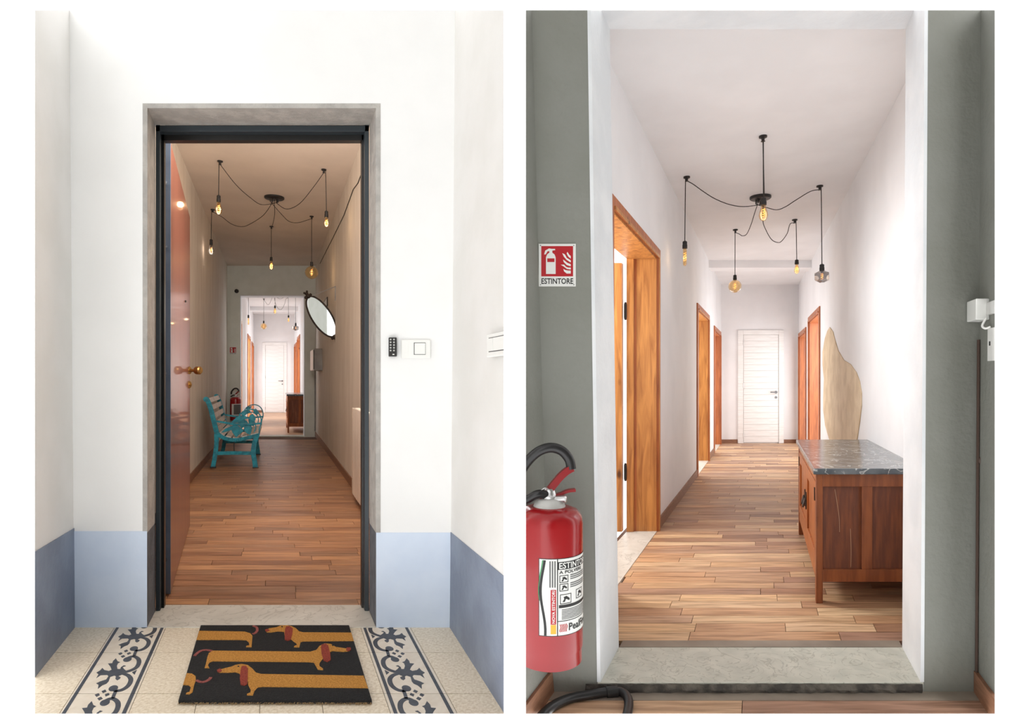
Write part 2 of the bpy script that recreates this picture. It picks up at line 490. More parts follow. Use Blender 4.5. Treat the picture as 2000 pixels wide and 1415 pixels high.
# ------------------------------------------------------------------ left place: landing, entrance, corridor
OU0, OU1, OTOP, FW = -.534, .430, 2.192, 2.593
def leanbox(mb, T, ul0, ul1, ur0, ur1, v0, v1, w0, w1):
    return mb.hexa([T(ul0, v0, w0), T(ur0, v0, w0), T(ur0, v1, w0), T(ul0, v1, w0),
                    T(ul1, v0, w1), T(ur1, v0, w1), T(ur1, v1, w1), T(ul1, v1, w1)])
mb = MB()
leanbox(mb, PL, -.842, -.866, OU0 - .02, OU0 - .02, FW, 2.838, -.03, 2.75)
leanbox(mb, PL, OU1 + .02, OU1 + .02, .744, .768, FW, 2.838, -.03, 2.75)
mb.box(PL, OU0 - .02, OU1 + .02, FW, 2.838, OTOP + .02, 2.75)
wf = structure('wall_front', mb, 'white_wall', 'white plastered landing wall around the open entrance door', 'wall', CL)
mb = MB().box(PL, OU0 - .02, OU0, FW - .001, 2.765, .40, OTOP).box(PL, OU1, OU1 + .02, FW - .001, 2.765, .40, OTOP)
mb.box(PL, OU0 - .02, OU1 + .02, FW - .001, 2.765, OTOP, OTOP + .02)
obj('reveal_lining', mb, 'cement', wf)
mb = MB().box(PL, OU0 - .02, OU0, FW - .001, 2.765, 0, .40).box(PL, OU1, OU1 + .02, FW - .001, 2.765, 0, .40)
obj('reveal_base', mb, 'cement_dark', wf)
mb = MB().box(PL, -.842, OU0 - .001, FW - .003, FW + .01, 0, .406)
obj('dado_panel', mb, 'dado', wf)
mb = MB().box(PL, OU1 + .001, .744, FW - .003, FW + .01, 0, .400)
obj('dado_panel', mb, 'dado', wf)
mb = MB().hexa([PL(-.95, 1.6, -.03), PL(-.842, 1.6, -.03), PL(-.842, FW, -.03), PL(-.95, FW, -.03),
                PL(-.96, 1.6, 3), PL(-.866, 1.6, 3), PL(-.866, FW, 3), PL(-.96, FW, 3)])
wl = structure('wall_left', mb, 'side_wall', 'off-white landing side wall left of the entrance with slate dado', 'wall', CL)
mb = MB().hexa([PL(-.86, 1.6, 0), PL(-.839, 1.6, 0), PL(-.839, FW, 0), PL(-.86, FW, 0),
                PL(-.86, 1.6, .465), PL(-.842, 1.6, .465), PL(-.842, FW, .418), PL(-.86, FW, .418)])
obj('dado_panel', mb, 'dado_side', wl, cuts=CL)
mb = MB().hexa([PL(.716, 1.6, -.03), PL(.85, 1.6, -.03), PL(.85, FW, -.03), PL(.744, FW, -.03),
                PL(.740, 1.6, 3), PL(.86, 1.6, 3), PL(.86, FW, 3), PL(.768, FW, 3)])
wr = structure('wall_right', mb, 'side_wall', 'off-white landing side wall right of the entrance with slate dado', 'wall', CL)
mb = MB().hexa([PL(.712, 1.6, 0), PL(.75, 1.6, 0), PL(.76, FW, 0), PL(.741, FW, 0),
                PL(.717, 1.6, .436), PL(.75, 1.6, .436), PL(.76, FW, .402), PL(.745, FW, .402)])
obj('dado_panel', mb, 'dado_side', wr, cuts=CL)

# tiled landing floor
mb = MB().box(PL, -.85, .76, 1.8, 2.66, -.05, -.003)
fl = structure('floor', mb, 'grout', 'cream terrazzo landing floor with two patterned cement tile bands', 'floor', CL)
cols = [-.89, -.672, -.456, -.25, -.045, .155, .366, .575, .76]
rows = [1.741, 2.047, 2.353, 2.60]
ZX = lambda p: [LR.floor(700 + a / 7.86, 1220 + b / 7.86) for a, b in p]
motif_flower = ZX([(560, 720), (600, 690), (625, 660), (580, 645), (575, 640), (610, 632), (650, 660), (660, 690), (700, 690), (715, 640),
    (700, 600), (670, 585), (710, 570), (740, 525), (780, 565), (790, 600), (855, 605), (815, 650), (790, 700), (830, 720), (900, 705),
    (935, 672), (965, 710), (1020, 745), (985, 770), (1015, 830), (950, 785), (850, 780), (830, 800), (860, 850), (950, 880), (1010, 910),
    (970, 930), (975, 995), (910, 940), (850, 915), (820, 880), (800, 810), (740, 790), (715, 800), (720, 840), (690, 862), (650, 840),
    (640, 815), (680, 800), (600, 765), (560, 760)])
motif_tri = ZX([(400, 700), (475, 740), (430, 778)])
motif_sq = [ZX(q) for q in ([(860, 1005), (915, 1030), (890, 1060), (838, 1035)], [(805, 1055), (860, 1080), (845, 1112), (785, 1085)],
                            [(960, 1060), (1015, 1085), (985, 1117), (935, 1090)], [(915, 1115), (970, 1140), (940, 1172), (885, 1145)])]
motif_arc = [ZX([(545, 515), (500, 498), (450, 500), (395, 535), (380, 590), (405, 655), (470, 700), (570, 735)]),
             ZX([(600, 760), (525, 790), (482, 845), (495, 915), (545, 975), (620, 1015), (690, 1022), (735, 1000)]),
             ZX([(690, 1015), (715, 1075), (735, 1145)])]
motif_blob = [ZX([(562, 542)])[0], ZX([(738, 985)])[0]]
def band_motif(parent, mirror, dv):
    f = (lambda u: -(u - .47) - .565) if mirror else (lambda u: u)
    T = lambda u, v, w: PL(f(u), v + dv, w)
    mb = MB()
    for poly in [motif_flower, motif_tri] + motif_sq:
        mb.prism([T(a, b, -.001) for a, b in poly], [T(a, b, .0006) for a, b in poly])
    for i, arc in enumerate(motif_arc):
        L, R = ribbon2d(arc, .017 if i < 2 else .012)
        strip(mb, T, L, R, -.001, .0005)
    for c in motif_blob:
        e = ellipse(c, .0155, .020)
        mb.prism([T(a, b, -.001) for a, b in e], [T(a, b, .0007) for a, b in e])
    obj('scroll_inlay', mb, 'ink', parent, cuts=CL)
for r in range(3):
    for c in range(8):
        band = c in (1, 6)
        mb = MB().box(PL, cols[c] + .0012, cols[c + 1] - .0012, rows[r] + .0015, rows[r + 1] - .0015, -.02, 0.0)
        t = obj('tile', mb, 'strip_tile' if band else 'terrazzo', fl, cuts=CL)
        if t and band:
            mb = MB()
            for x in ((-.665, -.653), (-.477, -.464)) if c == 1 else ((.376, .388), (.552, .564)):
                mb.box(PL, x[0], x[1], rows[r] + .001, rows[r + 1] - .001, -.001, .0006)
            obj('border_line', mb, 'ink', t, cuts=CL)
            band_motif(t, c == 1, rows[r] - 2.047)

# marble threshold and steel door frame
mb = MB().box(PL, OU0, OU1, FW - .006, 2.84, -.03, .004)
mb = structure('trim_1', mb, 'marble', 'grey-veined white marble threshold under the entrance door', 'threshold', bevel=.002)
fr = thing('door_1', PL(-.05, 2.80, .004), 'open armoured entrance door with red-brown veneer and dark steel frame', 'door', kind='structure')
mb = MB().box(PL, OU0 + .002, OU0 + .022, 2.763, 2.838, .004, OTOP).box(PL, OU1 - .022, OU1 - .002, 2.763, 2.838, .004, OTOP)
mb.box(PL, OU0 + .002, OU1 - .002, 2.763, 2.838, OTOP - .03, OTOP - .002)
obj('door_frame', mb, 'frame_dark', fr, bevel=.002)
mb = MB().box(PL, OU0 + .022, OU0 + .034, 2.80, 2.838, .004, OTOP - .03).box(PL, OU1 - .03, OU1 - .022, 2.80, 2.838, .004, OTOP - .03)
mb.box(PL, OU0 + .022, OU1 - .022, 2.80, 2.838, OTOP - .055, OTOP - .03)
obj('rubber_seal', mb, 'black', fr)
LV0, LV1 = 2.97, 4.36
lu = lambda v: -.500 + (v - LV0) / (LV1 - LV0) * -.096
mb = MB().hexa([PL(lu(LV0) - .05, LV0 + .004, .012), PL(lu(LV0), LV0 + .004, .012), PL(lu(LV1), LV1, .012), PL(lu(LV1) - .05, LV1, .012),
                PL(lu(LV0) - .05, LV0 + .004, 2.196), PL(lu(LV0), LV0 + .004, 2.196), PL(lu(LV1), LV1, 2.196), PL(lu(LV1) - .05, LV1, 2.196)])
leaf = obj('door_leaf', mb, 'leaf_wood', fr)
mb = MB().box(PL, lu(LV0) - .051, lu(LV0) + .001, LV0 - .006, LV0 + .004, .010, 2.198)
eg = obj('steel_edge', mb, 'steel', fr, bevel=.001)
for y in (358, 483, 730, 973, 1094):
    u, v, w = LR.uvw(322, y, LV0 - .006)
    obj('lock_bolt', MB().lathe(PL(u, v, w), [(.013, 0), (.013, .02), (.008, .032)], 12, (0, -1, 0)), 'silver', eg, True)
v = 4.22; u = lu(v); w = EYE + (HZ - 724) / F * v
nrm = Vector((1, -.12, 0)).normalized()
kb = obj('knob', MB().lathe(PL(u, v, w), [(.03, 0), (.03, .008), (.013, .012), (.011, .05), (.026, .058), (.032, .07), (.032, .095), (.024, .103)], 18, nrm), 'brass', leaf, True)
obj('keyhole_plate', MB().lathe(PL(u, v, w - .098), [(.03, 0), (.028, .008), (.01, .012), (.01, .022), (.004, .024)], 16, nrm), 'brass', leaf, True)
obj('peephole', MB().lathe(PL(lu(3.9), 3.9, EYE + (HZ - 589) / F * 3.9), [(.008, 0), (.008, .006)], 10, nrm), 'black', leaf, True)

# corridor behind the entrance
CU0, CU1, CH, CE = -.85, .757, 3.10, 11.15
mb = MB().box(PL, CU0 - .1, CU0, 2.838, CE, -.05, CH + .02)
structure('wall_left', mb, 'corridor_wall', 'beige corridor wall behind the teal bench', 'wall', CL)
mb = MB().box(PL, CU1, CU1 + .1, 2.838, CE, -.05, CH + .02)
structure('wall_right', mb, 'corridor_wall', 'beige corridor wall with the oval mirror and radiator', 'wall', CL)
mb = MB().box(PL, CU0 - .1, CU1 + .1, 3.58, CE, CH, CH + .05)
mb.hexa([PL(CU0 - .1, 2.80, 2.56), PL(CU1 + .1, 2.80, 2.56), PL(CU1 + .1, 3.60, CH), PL(CU0 - .1, 3.60, CH),
         PL(CU0 - .1, 2.80, 2.62), PL(CU1 + .1, 2.80, 2.62), PL(CU1 + .1, 3.60, CH + .05), PL(CU0 - .1, 3.60, CH + .05)])
structure('ceiling', mb, 'corridor_ceiling', 'beige corridor ceiling carrying the spider chandelier', 'ceiling', CL)
mb = MB().box(PL, CU0, CU1, 2.84, CE, -.06, -.012)
cf = structure('floor', mb, 'subfloor', 'brown strip laminate floor of the entrance corridor', 'floor')
planks(cf, PL, 'plank_dimmed', 2.842, CE, lambda v: CU0, lambda v: CU1, .088, random.Random(3), most=300)
FO0, FO1, FOT = -.604, .548, 2.555
mb = MB().box(PL, CU0 - .1, FO0 - .012, CE, CE + .28, -.05, CH + .02).box(PL, FO1 + .012, CU1 + .1, CE, CE + .28, -.05, CH + .02)
mb.box(PL, FO0 - .012, FO1 + .012, CE, CE + .28, FOT + .012, CH + .02)
fw = structure('wall_back', mb, 'sage_brightened', 'sage grey wall at the end of the corridor behind the bench', 'wall')
mb = MB().box(PL, FO0 - .012, FO0, CE - .001, CE + .28, 0, FOT).box(PL, FO1, FO1 + .012, CE - .001, CE + .28, 0, FOT)
mb.box(PL, FO0 - .012, FO1 + .012, CE - .001, CE + .28, FOT, FOT + .012)
obj('reveal_lining', mb, 'reveal_white', fw)
structure('trim_2', MB().box(PL, FO0, FO1, CE - .01, CE + .28, -.05, .004), 'old_marble', 'pale stone sill of the far opening beyond the bench', 'sill')
structure('baseboard_left', MB().box(PL, CU0, CU0 + .012, 4.4, CE, 0, .085), 'baseboard', 'brown skirting board along the wall behind the bench', 'baseboard')
structure('baseboard_right', MB().box(PL, CU1 - .012, CU1, 2.85, CE, 0, .085), 'baseboard', 'brown skirting board under the radiator wall', 'baseboard')

# ------------------------------------------------------------------ right place: corridor end and opening
RF, RB, RZ = 2.125, 2.40, -.035
oul, our = (-.5506, -.586), (.556, .570)          # opening edges, bottom and top (they lean a little)
TOPW = 2.75
mb = MB()
leanbox(mb, PR, -.90, -.95, oul[0] - .012, oul[1] - .012, RF, RB, RZ - .03, TOPW)
leanbox(mb, PR, our[0] + .012, our[1] + .012, .90, .92, RF, RB, RZ - .03, TOPW)
mb.box(PR, -.62, .60, RF, RB, 2.428, TOPW)
rw = structure('wall_front', mb, 'sage_wall', 'sage grey wall with the red sign around the wide opening', 'wall', CR)
mb = MB()
leanbox(mb, PR, oul[0] - .012, oul[1] - .012, oul[0], oul[1], RF - .001, RB, 0, 2.44)
leanbox(mb, PR, our[0], our[1], our[0] + .012, our[1] + .012, RF - .001, RB, 0, 2.44)
mb.box(PR, -.60, .585, RF - .001, RB, 2.416, 2.43)
obj('reveal_lining', mb, 'reveal_white', rw, cuts=CR)
mb = MB().hexa([PR(-.95, 1.5, RZ - .03), PR(-.735, 1.5, RZ - .03), PR(-.724, RF, RZ - .03), PR(-.95, RF, RZ - .03),
                PR(-.98, 1.5, 2.75), PR(-.80, 1.5, 2.75), PR(-.80, RF, 2.75), PR(-.98, RF, 2.75)])
structure('wall_left', mb, 'sage_wall', 'narrow sage grey side wall behind the fire extinguisher', 'wall', CR)
mb = MB().hexa([PR(.751, 1.5, RZ - .03), PR(.95, 1.5, RZ - .03), PR(.95, RF, RZ - .03), PR(.751, RF, RZ - .03),
                PR(.768, 1.5, 2.75), PR(.98, 1.5, 2.75), PR(.98, RF, 2.75), PR(.768, RF, 2.75)])
structure('wall_right', mb, 'sage_wall', 'narrow pale side wall carrying the white box and brown cable', 'wall', CR)
mb = MB().box(PR, -.80, .80, 1.9, RF + .05, RZ - .06, RZ - .012)
nf = structure('floor', mb, 'subfloor', 'strip laminate floor in front of the stone step', 'floor', CR)
planks(nf, PR, 'plank', 1.895, 2.085, lambda v: -.74, lambda v: .751, .095, random.Random(5), w=RZ, cuts=CR)
structure('trim_3', MB().box(PR, -.724, .751, 2.068, RF, RZ - .02, RZ + .002), 'trim_grey', 'taupe edging strip on the floor below the stone step', 'trim')
structure('baseboard_left', MB().hexa([PR(-.74, 1.8, RZ), PR(-.716, 1.8, RZ), PR(-.710, RF - .003, RZ), PR(-.74, RF - .003, RZ),
          PR(-.74, 1.8, RZ + .075), PR(-.722, 1.8, RZ + .075), PR(-.716, RF - .003, RZ + .075), PR(-.74, RF - .003, RZ + .075)]), 'baseboard',
          'short brown skirting board under the fire extinguisher', 'baseboard', CR)
structure('baseboard_right', MB().box(PR, .739, .76, 1.8, RF - .003, RZ, RZ + .075), 'baseboard', 'short brown skirting board below the brown cable', 'baseboard', CR)
st = structure('trim_4', MB().box(PR, oul[0] - .01, our[0] + .01, RF - .004, RB, -.008, 0.0), 'old_marble', 'worn pale marble slab on top of the step in the wide opening', 'sill', bevel=.002)
mb = MB()
n = 60
rr = random.Random(9)
ring = []
for i in range(n + 1):
    u = -.60 + 1.16 * i / n
    ring.append((u, RF - .006 - rr.random() * .006, RF - .010 - rr.random() * .010, RF - .006 - rr.random() * .006))
for i in range(n):
    a, b = ring[i], ring[i + 1]
    mb.add([PR(a[0], a[1], -.002), PR(b[0], b[1], -.002), PR(b[0], b[2], -.02), PR(a[0], a[2], -.02), PR(b[0], b[3], RZ), PR(a[0], a[3], RZ)],
           [[0, 1, 2, 3], [3, 2, 4, 5]])
obj('riser_face', mb, 'rough_stone', st)
structure('trim_5', MB().box(PR, -.548, .556, RB, 2.458, -.02, .002), 'trim_grey', 'taupe edging strip between the marble sill and the hall planks', 'trim')


mb = MB().box(PL, -1.0, -.842, .2, 1.86, 0, 3.0)
structure('wall_left', mb, 'white_wall', 'unseen white landing wall added left of the entrance to shade the right wall', 'wall')  # added to block side sky from the right landing wall
mb = MB().hexa([W(-2.6, -.9, 3.0), W(.02, -.9, 3.0), W(.02, 2.55, 3.0), W(-2.6, 2.55, 3.0), W(-2.6, -.9, 3.06), W(.02, -.9, 3.06), W(.02, 2.55, 3.06), W(-2.6, 2.55, 3.06)])
structure('ceiling', mb, 'white_wall', 'unseen white landing ceiling added above the entrance to cut light from above', 'ceiling')  # added to cut sky light falling from above
# unseen corridor shell added behind the view to shade the sage wall
mb = MB().box(PR, .751, .90, -4.5, 1.70, RZ, 2.95)
structure('wall_right', mb, 'sage_wall', 'unseen corridor wall added beside the brown cable to shade the sage wall', 'wall')
mb = MB().hexa([W(.02, -4.5, 2.9), W(1.9, -4.5, 2.9), W(1.9, 2.3, 2.9), W(.02, 2.3, 2.9), W(.02, -4.5, 2.95), W(1.9, -4.5, 2.95), W(1.9, 2.3, 2.95), W(.02, 2.3, 2.95)])
structure('ceiling', mb, 'hall_white', 'unseen corridor ceiling added above the red sign wall to shade it', 'ceiling')
mb = MB().hexa([W(.02, -4.6, RZ), W(1.9, -4.6, RZ), W(1.9, -4.5, RZ), W(.02, -4.5, RZ), W(.02, -4.6, 2.95), W(1.9, -4.6, 2.95), W(1.9, -4.5, 2.95), W(.02, -4.5, 2.95)])
structure('wall_back', mb, 'sage_wall', 'unseen end wall added behind the viewer to shade the red sign wall', 'wall')
mb = MB().hexa([W(.02, -4.5, RZ), W(.08, -4.5, RZ), W(.08, -.06, RZ), W(.02, -.06, RZ), W(.02, -4.5, 2.9), W(.08, -4.5, 2.9), W(.08, -.06, 2.9), W(.02, -.06, 2.9)])
structure('wall_left', mb, 'white_wall', 'unseen partition added between landing and corridor to shade the red sign wall', 'wall')  # added light blocker, white so it bounces light into the landing

# ------------------------------------------------------------------ the hall behind the opening (seen large right, small left)
HE, HC = 10.0, 2.58
hul = lambda v: -.735 + (v - 2.4) * (.105 / 7.6)
hur = lambda v: .765 - (v - 2.4) * (.132 / 7.6)
def hall(T, where, cuts, near, detail):
    dl = [(3.0, 4.225, 1.885), (6.64, 7.84, 1.80), (8.70, 9.78, 1.735)]
    dr = [(7.02, 8.22, 1.81), (8.71, 9.85, 1.715)]
    for side, doors, uf in (('left', dl, hul), ('right', dr, hur)):
        sg = -1 if side == 'left' else 1
        mb = MB()
        cur = RB
        for a, b, h in doors + [(HE, HE, 0)]:
            def wallbit(v0, v1, w0, w1):
                p = [T(uf(v0), v0, w0), T(uf(v0) + sg * .2, v0, w0), T(uf(v1) + sg * .2, v1, w0), T(uf(v1), v1, w0)]
                q = [T(uf(v0), v0, w1), T(uf(v0) + sg * .2, v0, w1), T(uf(v1) + sg * .2, v1, w1), T(uf(v1), v1, w1)]
                mb.hexa(p + q)
            wallbit(cur, a, -.03, HC + .04)
            if h:
                wallbit(a, b, h, HC + .04)
            cur = b
        structure('wall_' + side, mb, 'hall_white', 'white hall wall with pine doorways on the %s side, %s' % (side, where), 'wall', cuts)
    mb = MB().box(T, -.95, .98, 2.56, HE + .1, HC, HC + .03)
    mb.hexa([T(-.95, 2.36, 2.45), T(.98, 2.36, 2.45), T(.98, 2.60, HC), T(-.95, 2.60, HC),
             T(-.95, 2.36, 2.47), T(.98, 2.36, 2.47), T(.98, 2.60, HC + .02), T(-.95, 2.60, HC + .02)])
    mb.box(T, -.7, .7, 7.94, 8.2, HC - .095, HC)
    structure('ceiling', mb, 'hall_white', 'white hall ceiling with a shallow cross beam, %s' % where, 'ceiling', cuts)
    mb = MB().box(T, -.9, .9, HE, HE + .1, -.03, HC + .03)
    structure('wall_back', mb, 'hall_white', 'white end wall around the white door, %s' % where, 'wall')
    mb = MB().box(T, -.95, .98, RB, HE, -.06, -.012 if detail else 0)
    f = structure('floor', mb, 'subfloor' if detail else 'far_floor', 'light strip laminate floor of the hall, %s' % where, 'floor', cuts)
    if detail:
        planks(f, T, 'plank', 2.458, HE, hul, hur, .088, random.Random(11), most=300)
    segl = [(2.46, 2.93), (4.30, 6.57), (7.91, 8.63)]
    for a, b in segl:
        mb = MB().hexa([T(hul(a), a, 0), T(hul(a) + .012, a, 0), T(hul(b) + .012, b, 0), T(hul(b), b, 0),
                        T(hul(a), a, .075), T(hul(a) + .012, a, .075), T(hul(b) + .012, b, .075), T(hul(b), b, .075)])
        structure('baseboard_left', mb, 'baseboard', 'brown skirting %s on the left hall wall, %s' %
                  ({2.46: 'nearest the opening', 4.30: 'between the first doorways', 7.91: 'between the farther doorways'}[a], where), 'baseboard')
    for a, b in [(2.46, 6.95), (8.29, 8.64)]:
        mb = MB().hexa([T(hur(a) - .012, a, 0), T(hur(a), a, 0), T(hur(b), b, 0), T(hur(b) - .012, b, 0),
                        T(hur(a) - .012, a, .075), T(hur(a), a, .075), T(hur(b), b, .075), T(hur(b) - .012, b, .075)])
        structure('baseboard_right', mb, 'baseboard', '%s brown skirting of the right hall wall, %s' %
                  ('longer' if a < 3 else 'shorter', where), 'baseboard')
    for a, b in ((hul(HE), -.362), (.385, hur(HE))):
        structure('baseboard_back', MB().box(T, a, b, HE - .012, HE, 0, .06), 'baseboard', 'brown skirting %s of the white end door, %s' %
                  ('left' if a < 0 else 'right', where), 'baseboard')
    # pine doorways
    names = {('left', 0): 'nearest left', ('left', 1): 'middle left', ('left', 2): 'farthest left', ('right', 0): 'nearer right', ('right', 1): 'farther right'}
    num = 2 if near else 8
    for side, doors, uf in (('left', dl, hul), ('right', dr, hur)):
        sg = -1 if side == 'left' else 1
        for i, (a, b, h) in enumerate(doors):
            m = 'pine' if (side == 'left' and i < 2) else 'pine_red'
            d = thing('door_%d' % num, T(uf((a + b) / 2), (a + b) / 2, 0), '%s varnished pine doorway of the hall, %s' % (names[(side, i)], where), 'doorway', kind='structure')
            num += 1
            def slab(name, v0, v1, w0, w1, d0, d1, mm, bevel=0.0):
                p = [T(uf(v0) + sg * d0, v0, w0), T(uf(v0) + sg * d1, v0, w0), T(uf(v1) + sg * d1, v1, w0), T(uf(v1) + sg * d0, v1, w0)]
                q = [T(uf(v0) + sg * d0, v0, w1), T(uf(v0) + sg * d1, v0, w1), T(uf(v1) + sg * d1, v1, w1), T(uf(v1) + sg * d0, v1, w1)]
                return obj(name, MB().hexa(p + q), mm, d, bevel=bevel)
            slab('jamb_lining', a, a + .016, 0, h, -.002, .2, m)
            slab('jamb_lining', b - .016, b, 0, h, -.002, .2, m)
            slab('head_lining', a + .016, b - .016, h - .016, h, -.002, .2, m)
            slab('casing_stile', a - .068, a + .004, 0, h + .062, -.016, 0, 'pine_red', .003)
            slab('casing_stile', b - .004, b + .068, 0, h + .062, -.016, 0, 'pine_red', .003)
            slab('casing_head', a + .004, b - .004, h - .004, h + .062, -.016, 0, 'pine_red', .003)
            slab('casing_bead', b - .004, b + .012, 0, h + .01, -.024, -.016, m, .002)
            slab('casing_bead', a + .004, b - .004, h - .006, h + .012, -.024, -.016, m, .002)
            slab('threshold', a + .016, b - .016, -.02, .004, -.004, .2, 'marble')
            if side == 'left' and i == 0:
                slab('door_stop', b - .034, b - .016, .004, h - .016, .15, .2, 'pine', .003)
                slab('stop_groove', b - .018, b - .0155, .004, h - .016, .135, .15, 'pine_red')
                lf = slab('door_leaf', b - .06, b - .02, .01, h - .05, .225, .85, 'pine')
                slab('leaf_edge', b - .022, b - .012, .01, h - .05, .225, .25, 'pine_red')
                for z in (.35, 1.45):
                    c = T(uf(b) - .208, b - .03, z)
                    obj('hinge', MB().lathe(c, [(.007, 0), (.012, .02), (.012, .12), (.007, .14)], 10), 'black_metal', d, True)
    # white end door
    d = thing('door_%d' % num, T(.012, HE, 0), 'white door of horizontal boards closing the hall, %s' % where, 'door', kind='structure')
    X0, X1, ZT = -.268, .308, 1.765
    mb = MB().box(T, X0 - .088, X0, HE - .025, HE, 0, ZT + .075).box(T, X1, X1 + .082, HE - .025, HE, 0, ZT + .075)
    mb.box(T, X0, X1, HE - .025, HE, ZT, ZT + .075)
    obj('casing', mb, 'door_white', d, bevel=.004)
    obj('leaf_core', MB().box(T, X0, X1, HE - .008, HE - .001, .012, ZT), 'door_groove', d)
    nb = 18
    for i in range(nb):
        z0 = .014 + (ZT - .018) * i / nb
        z1 = .014 + (ZT - .018) * (i + 1) / nb
        obj('board', MB().box(T, X0 + .006, X1 - .006, HE - .016, HE - .006, z0 + .002, z1 - .002), 'door_white', d)
    c = T(.262, HE - .018, .83)
    h = obj('handle', MB().tube([c, c + Vector((0, -.045, 0)), c + Vector((-.02, -.05, 0)), c + Vector((-.12, -.05, 0))], .011, 8).lathe(c, [(.026, 0), (.026, .01)], 16, (0, -1, 0)), 'handle', d, True)
    obj('keyhole_plate', MB().lathe(T(.262, HE - .016, .745), [(.022, 0), (.022, .01)], 16, (0, -1, 0)), 'handle', d, True)
    for z in (.08, .9, 1.6):
        obj('hinge', MB().lathe(T(X0 + .002, HE - .024, z), [(.007, 0), (.007, .09)], 8), 'silver', d, True)

#@@THINGS@@
TR = PR
TL = lambda u, v, w: PL(u, v + 9.025, w * 1.18)
hall(TR, 'large, behind the red sign wall', CR, True, True)
hall(TL, 'small, beyond the teal bench', (), False, False)

# ------------------------------------------------------------------ chandeliers
def bulb_profile(kind, r, h):
    """(radius, depth below the socket) pairs"""
    if kind == 'tube':
        return [(r * .7, 0), (r, h * .08), (r, h * .9), (r * .7, h * .97), (r * .1, h)]
    if kind == 'globe':
        R = h / 2
        pts = [(r * .35, 0)]
        for i in range(1, 12):
            a = math.pi * i / 12
            pts.append((max(R * math.sin(a), r * .3), R - R * math.cos(a)))
        return pts + [(R * .06, h)]
    return [(r * .45, 0), (r * .55, h * .12), (r * .85, h * .42), (r, h * .65), (r * .85, h * .84), (r * .5, h * .96), (r * .08, h)]

def chandelier(room, T, HCz, zoom, rose, rose_r, drops, label, watts, group=None):
    zx, zy, zs = zoom
    pix = lambda p: (zx + p[0] / zs, zy + p[1] / zs)
    def on_ceiling(p):
        x, y = pix(p)
        return (HCz - EYE) * F / (HZ - y)
    rv = on_ceiling(rose)
    ru, _, _ = room.uvw(*pix(rose), rv)
    root = thing('chandelier', T(ru, rv, HCz), label, 'chandelier', group)
    R = rose_r / zs * rv / F * S
    obj('ceiling_rose', MB().lathe(T(ru, rv, HCz), [(R, 0), (R, -.018), (R * .92, -.026), (R * .3, -.03), (R * .25, -.04)], 32), 'black_metal', root, True)
    for j, d in enumerate(drops):
        hv = on_ceiling(d['hook'])
        hu, _, _ = room.uvw(*pix(d['hook']), hv)
        hp = T(hu, hv, HCz)
        obj('ceiling_hook', MB().lathe(hp, [(.028, 0), (.028, -.012), (.012, -.016), (.010, -.034), (.016, -.04)], 16), 'black_metal', root, True)
        a = 2 * math.pi * j / len(drops)
        gp = T(ru, rv, HCz) + Vector((R * .4 * math.cos(a), R * .4 * math.sin(a), -.03))
        obj('cable_gland', MB().lathe(gp, [(.008, .01), (.008, -.03), (.005, -.04)], 10), 'black_metal', root, True)
        via = d['via']
        pts = [hp + Vector((0, 0, -.036))]
        for i, q in enumerate(via):
            t = (i + 1) / (len(via) + 1)
            v = hv + (rv - hv) * t
            u, v, w = room.uvw(*pix(q), v)
            pts.append(T(u, v, min(w, HCz - .03)))
        pts.append(gp + Vector((0, 0, -.038)))
        obj('swag_cable', MB().tube(smoothline(pts, 5), .0038, 6), 'cable', root, True)
        du = (pix((d['x'], 0))[0] - room.vp) / F * hv
        z = [EYE + (HZ - pix((0, q))[1]) / F * hv for q in d['ys']]
        top, bot, end = [T(du, hv, q) for q in z]
        mid = [hp + Vector((0, 0, -.036)), (hp * .96 + top * .04) + Vector((top.x - hp.x, 0, 0)) * .6, top]
        obj('drop_cable', MB().tube(smoothline(mid, 5), .0038, 6), 'cable', root, True)
        sr = d.get('sr', .021)
        L = (top - bot).length
        so = obj('socket', MB().lathe(bot, [(sr, 0), (sr, L * .45), (sr * .92, L * .47), (sr * .92, L * .85), (sr * .5, L * .95), (.005, L)], 18), 'black_metal', root, True)
        h = (bot - end).length
        m = 'smoke' if d.get('smoke') else 'amber'
        if d['kind'] == 'cube':
            w = h * .62
            prof = [(w * .3, 0), (w, -h * .22), (w, -h * .78), (w * .3, -h)]
            bl = obj('bulb', MB().lathe(bot, prof, 6), m, root)
        else:
            r = d['r'] / zs * hv / F * S
            bl = obj('bulb', MB().lathe(bot, [(q, -t) for q, t in bulb_profile(d['kind'], r, h)], 20), m, root, True)
        coil = [bot + Vector((.011 * math.cos(i * .9), .011 * math.sin(i * .9), -h * (.22 + .5 * i / 24))) for i in range(25)]
        obj('filament', MB().tube(coil, .0016, 5), 'filament', bl)
        if watts:
            ld = bpy.data.lights.new('bulb_fill', 'POINT')  # weak fill added at each bulb to lift the dim rooms
            ld.energy = watts; ld.color = (1.0, .80, .62); ld.shadow_soft_size = .03
            lo = link(bpy.data.objects.new('bulb_fill', ld), root)
            lo.location = bot + Vector((0, 0, -h * .5)) - root.location
    return root

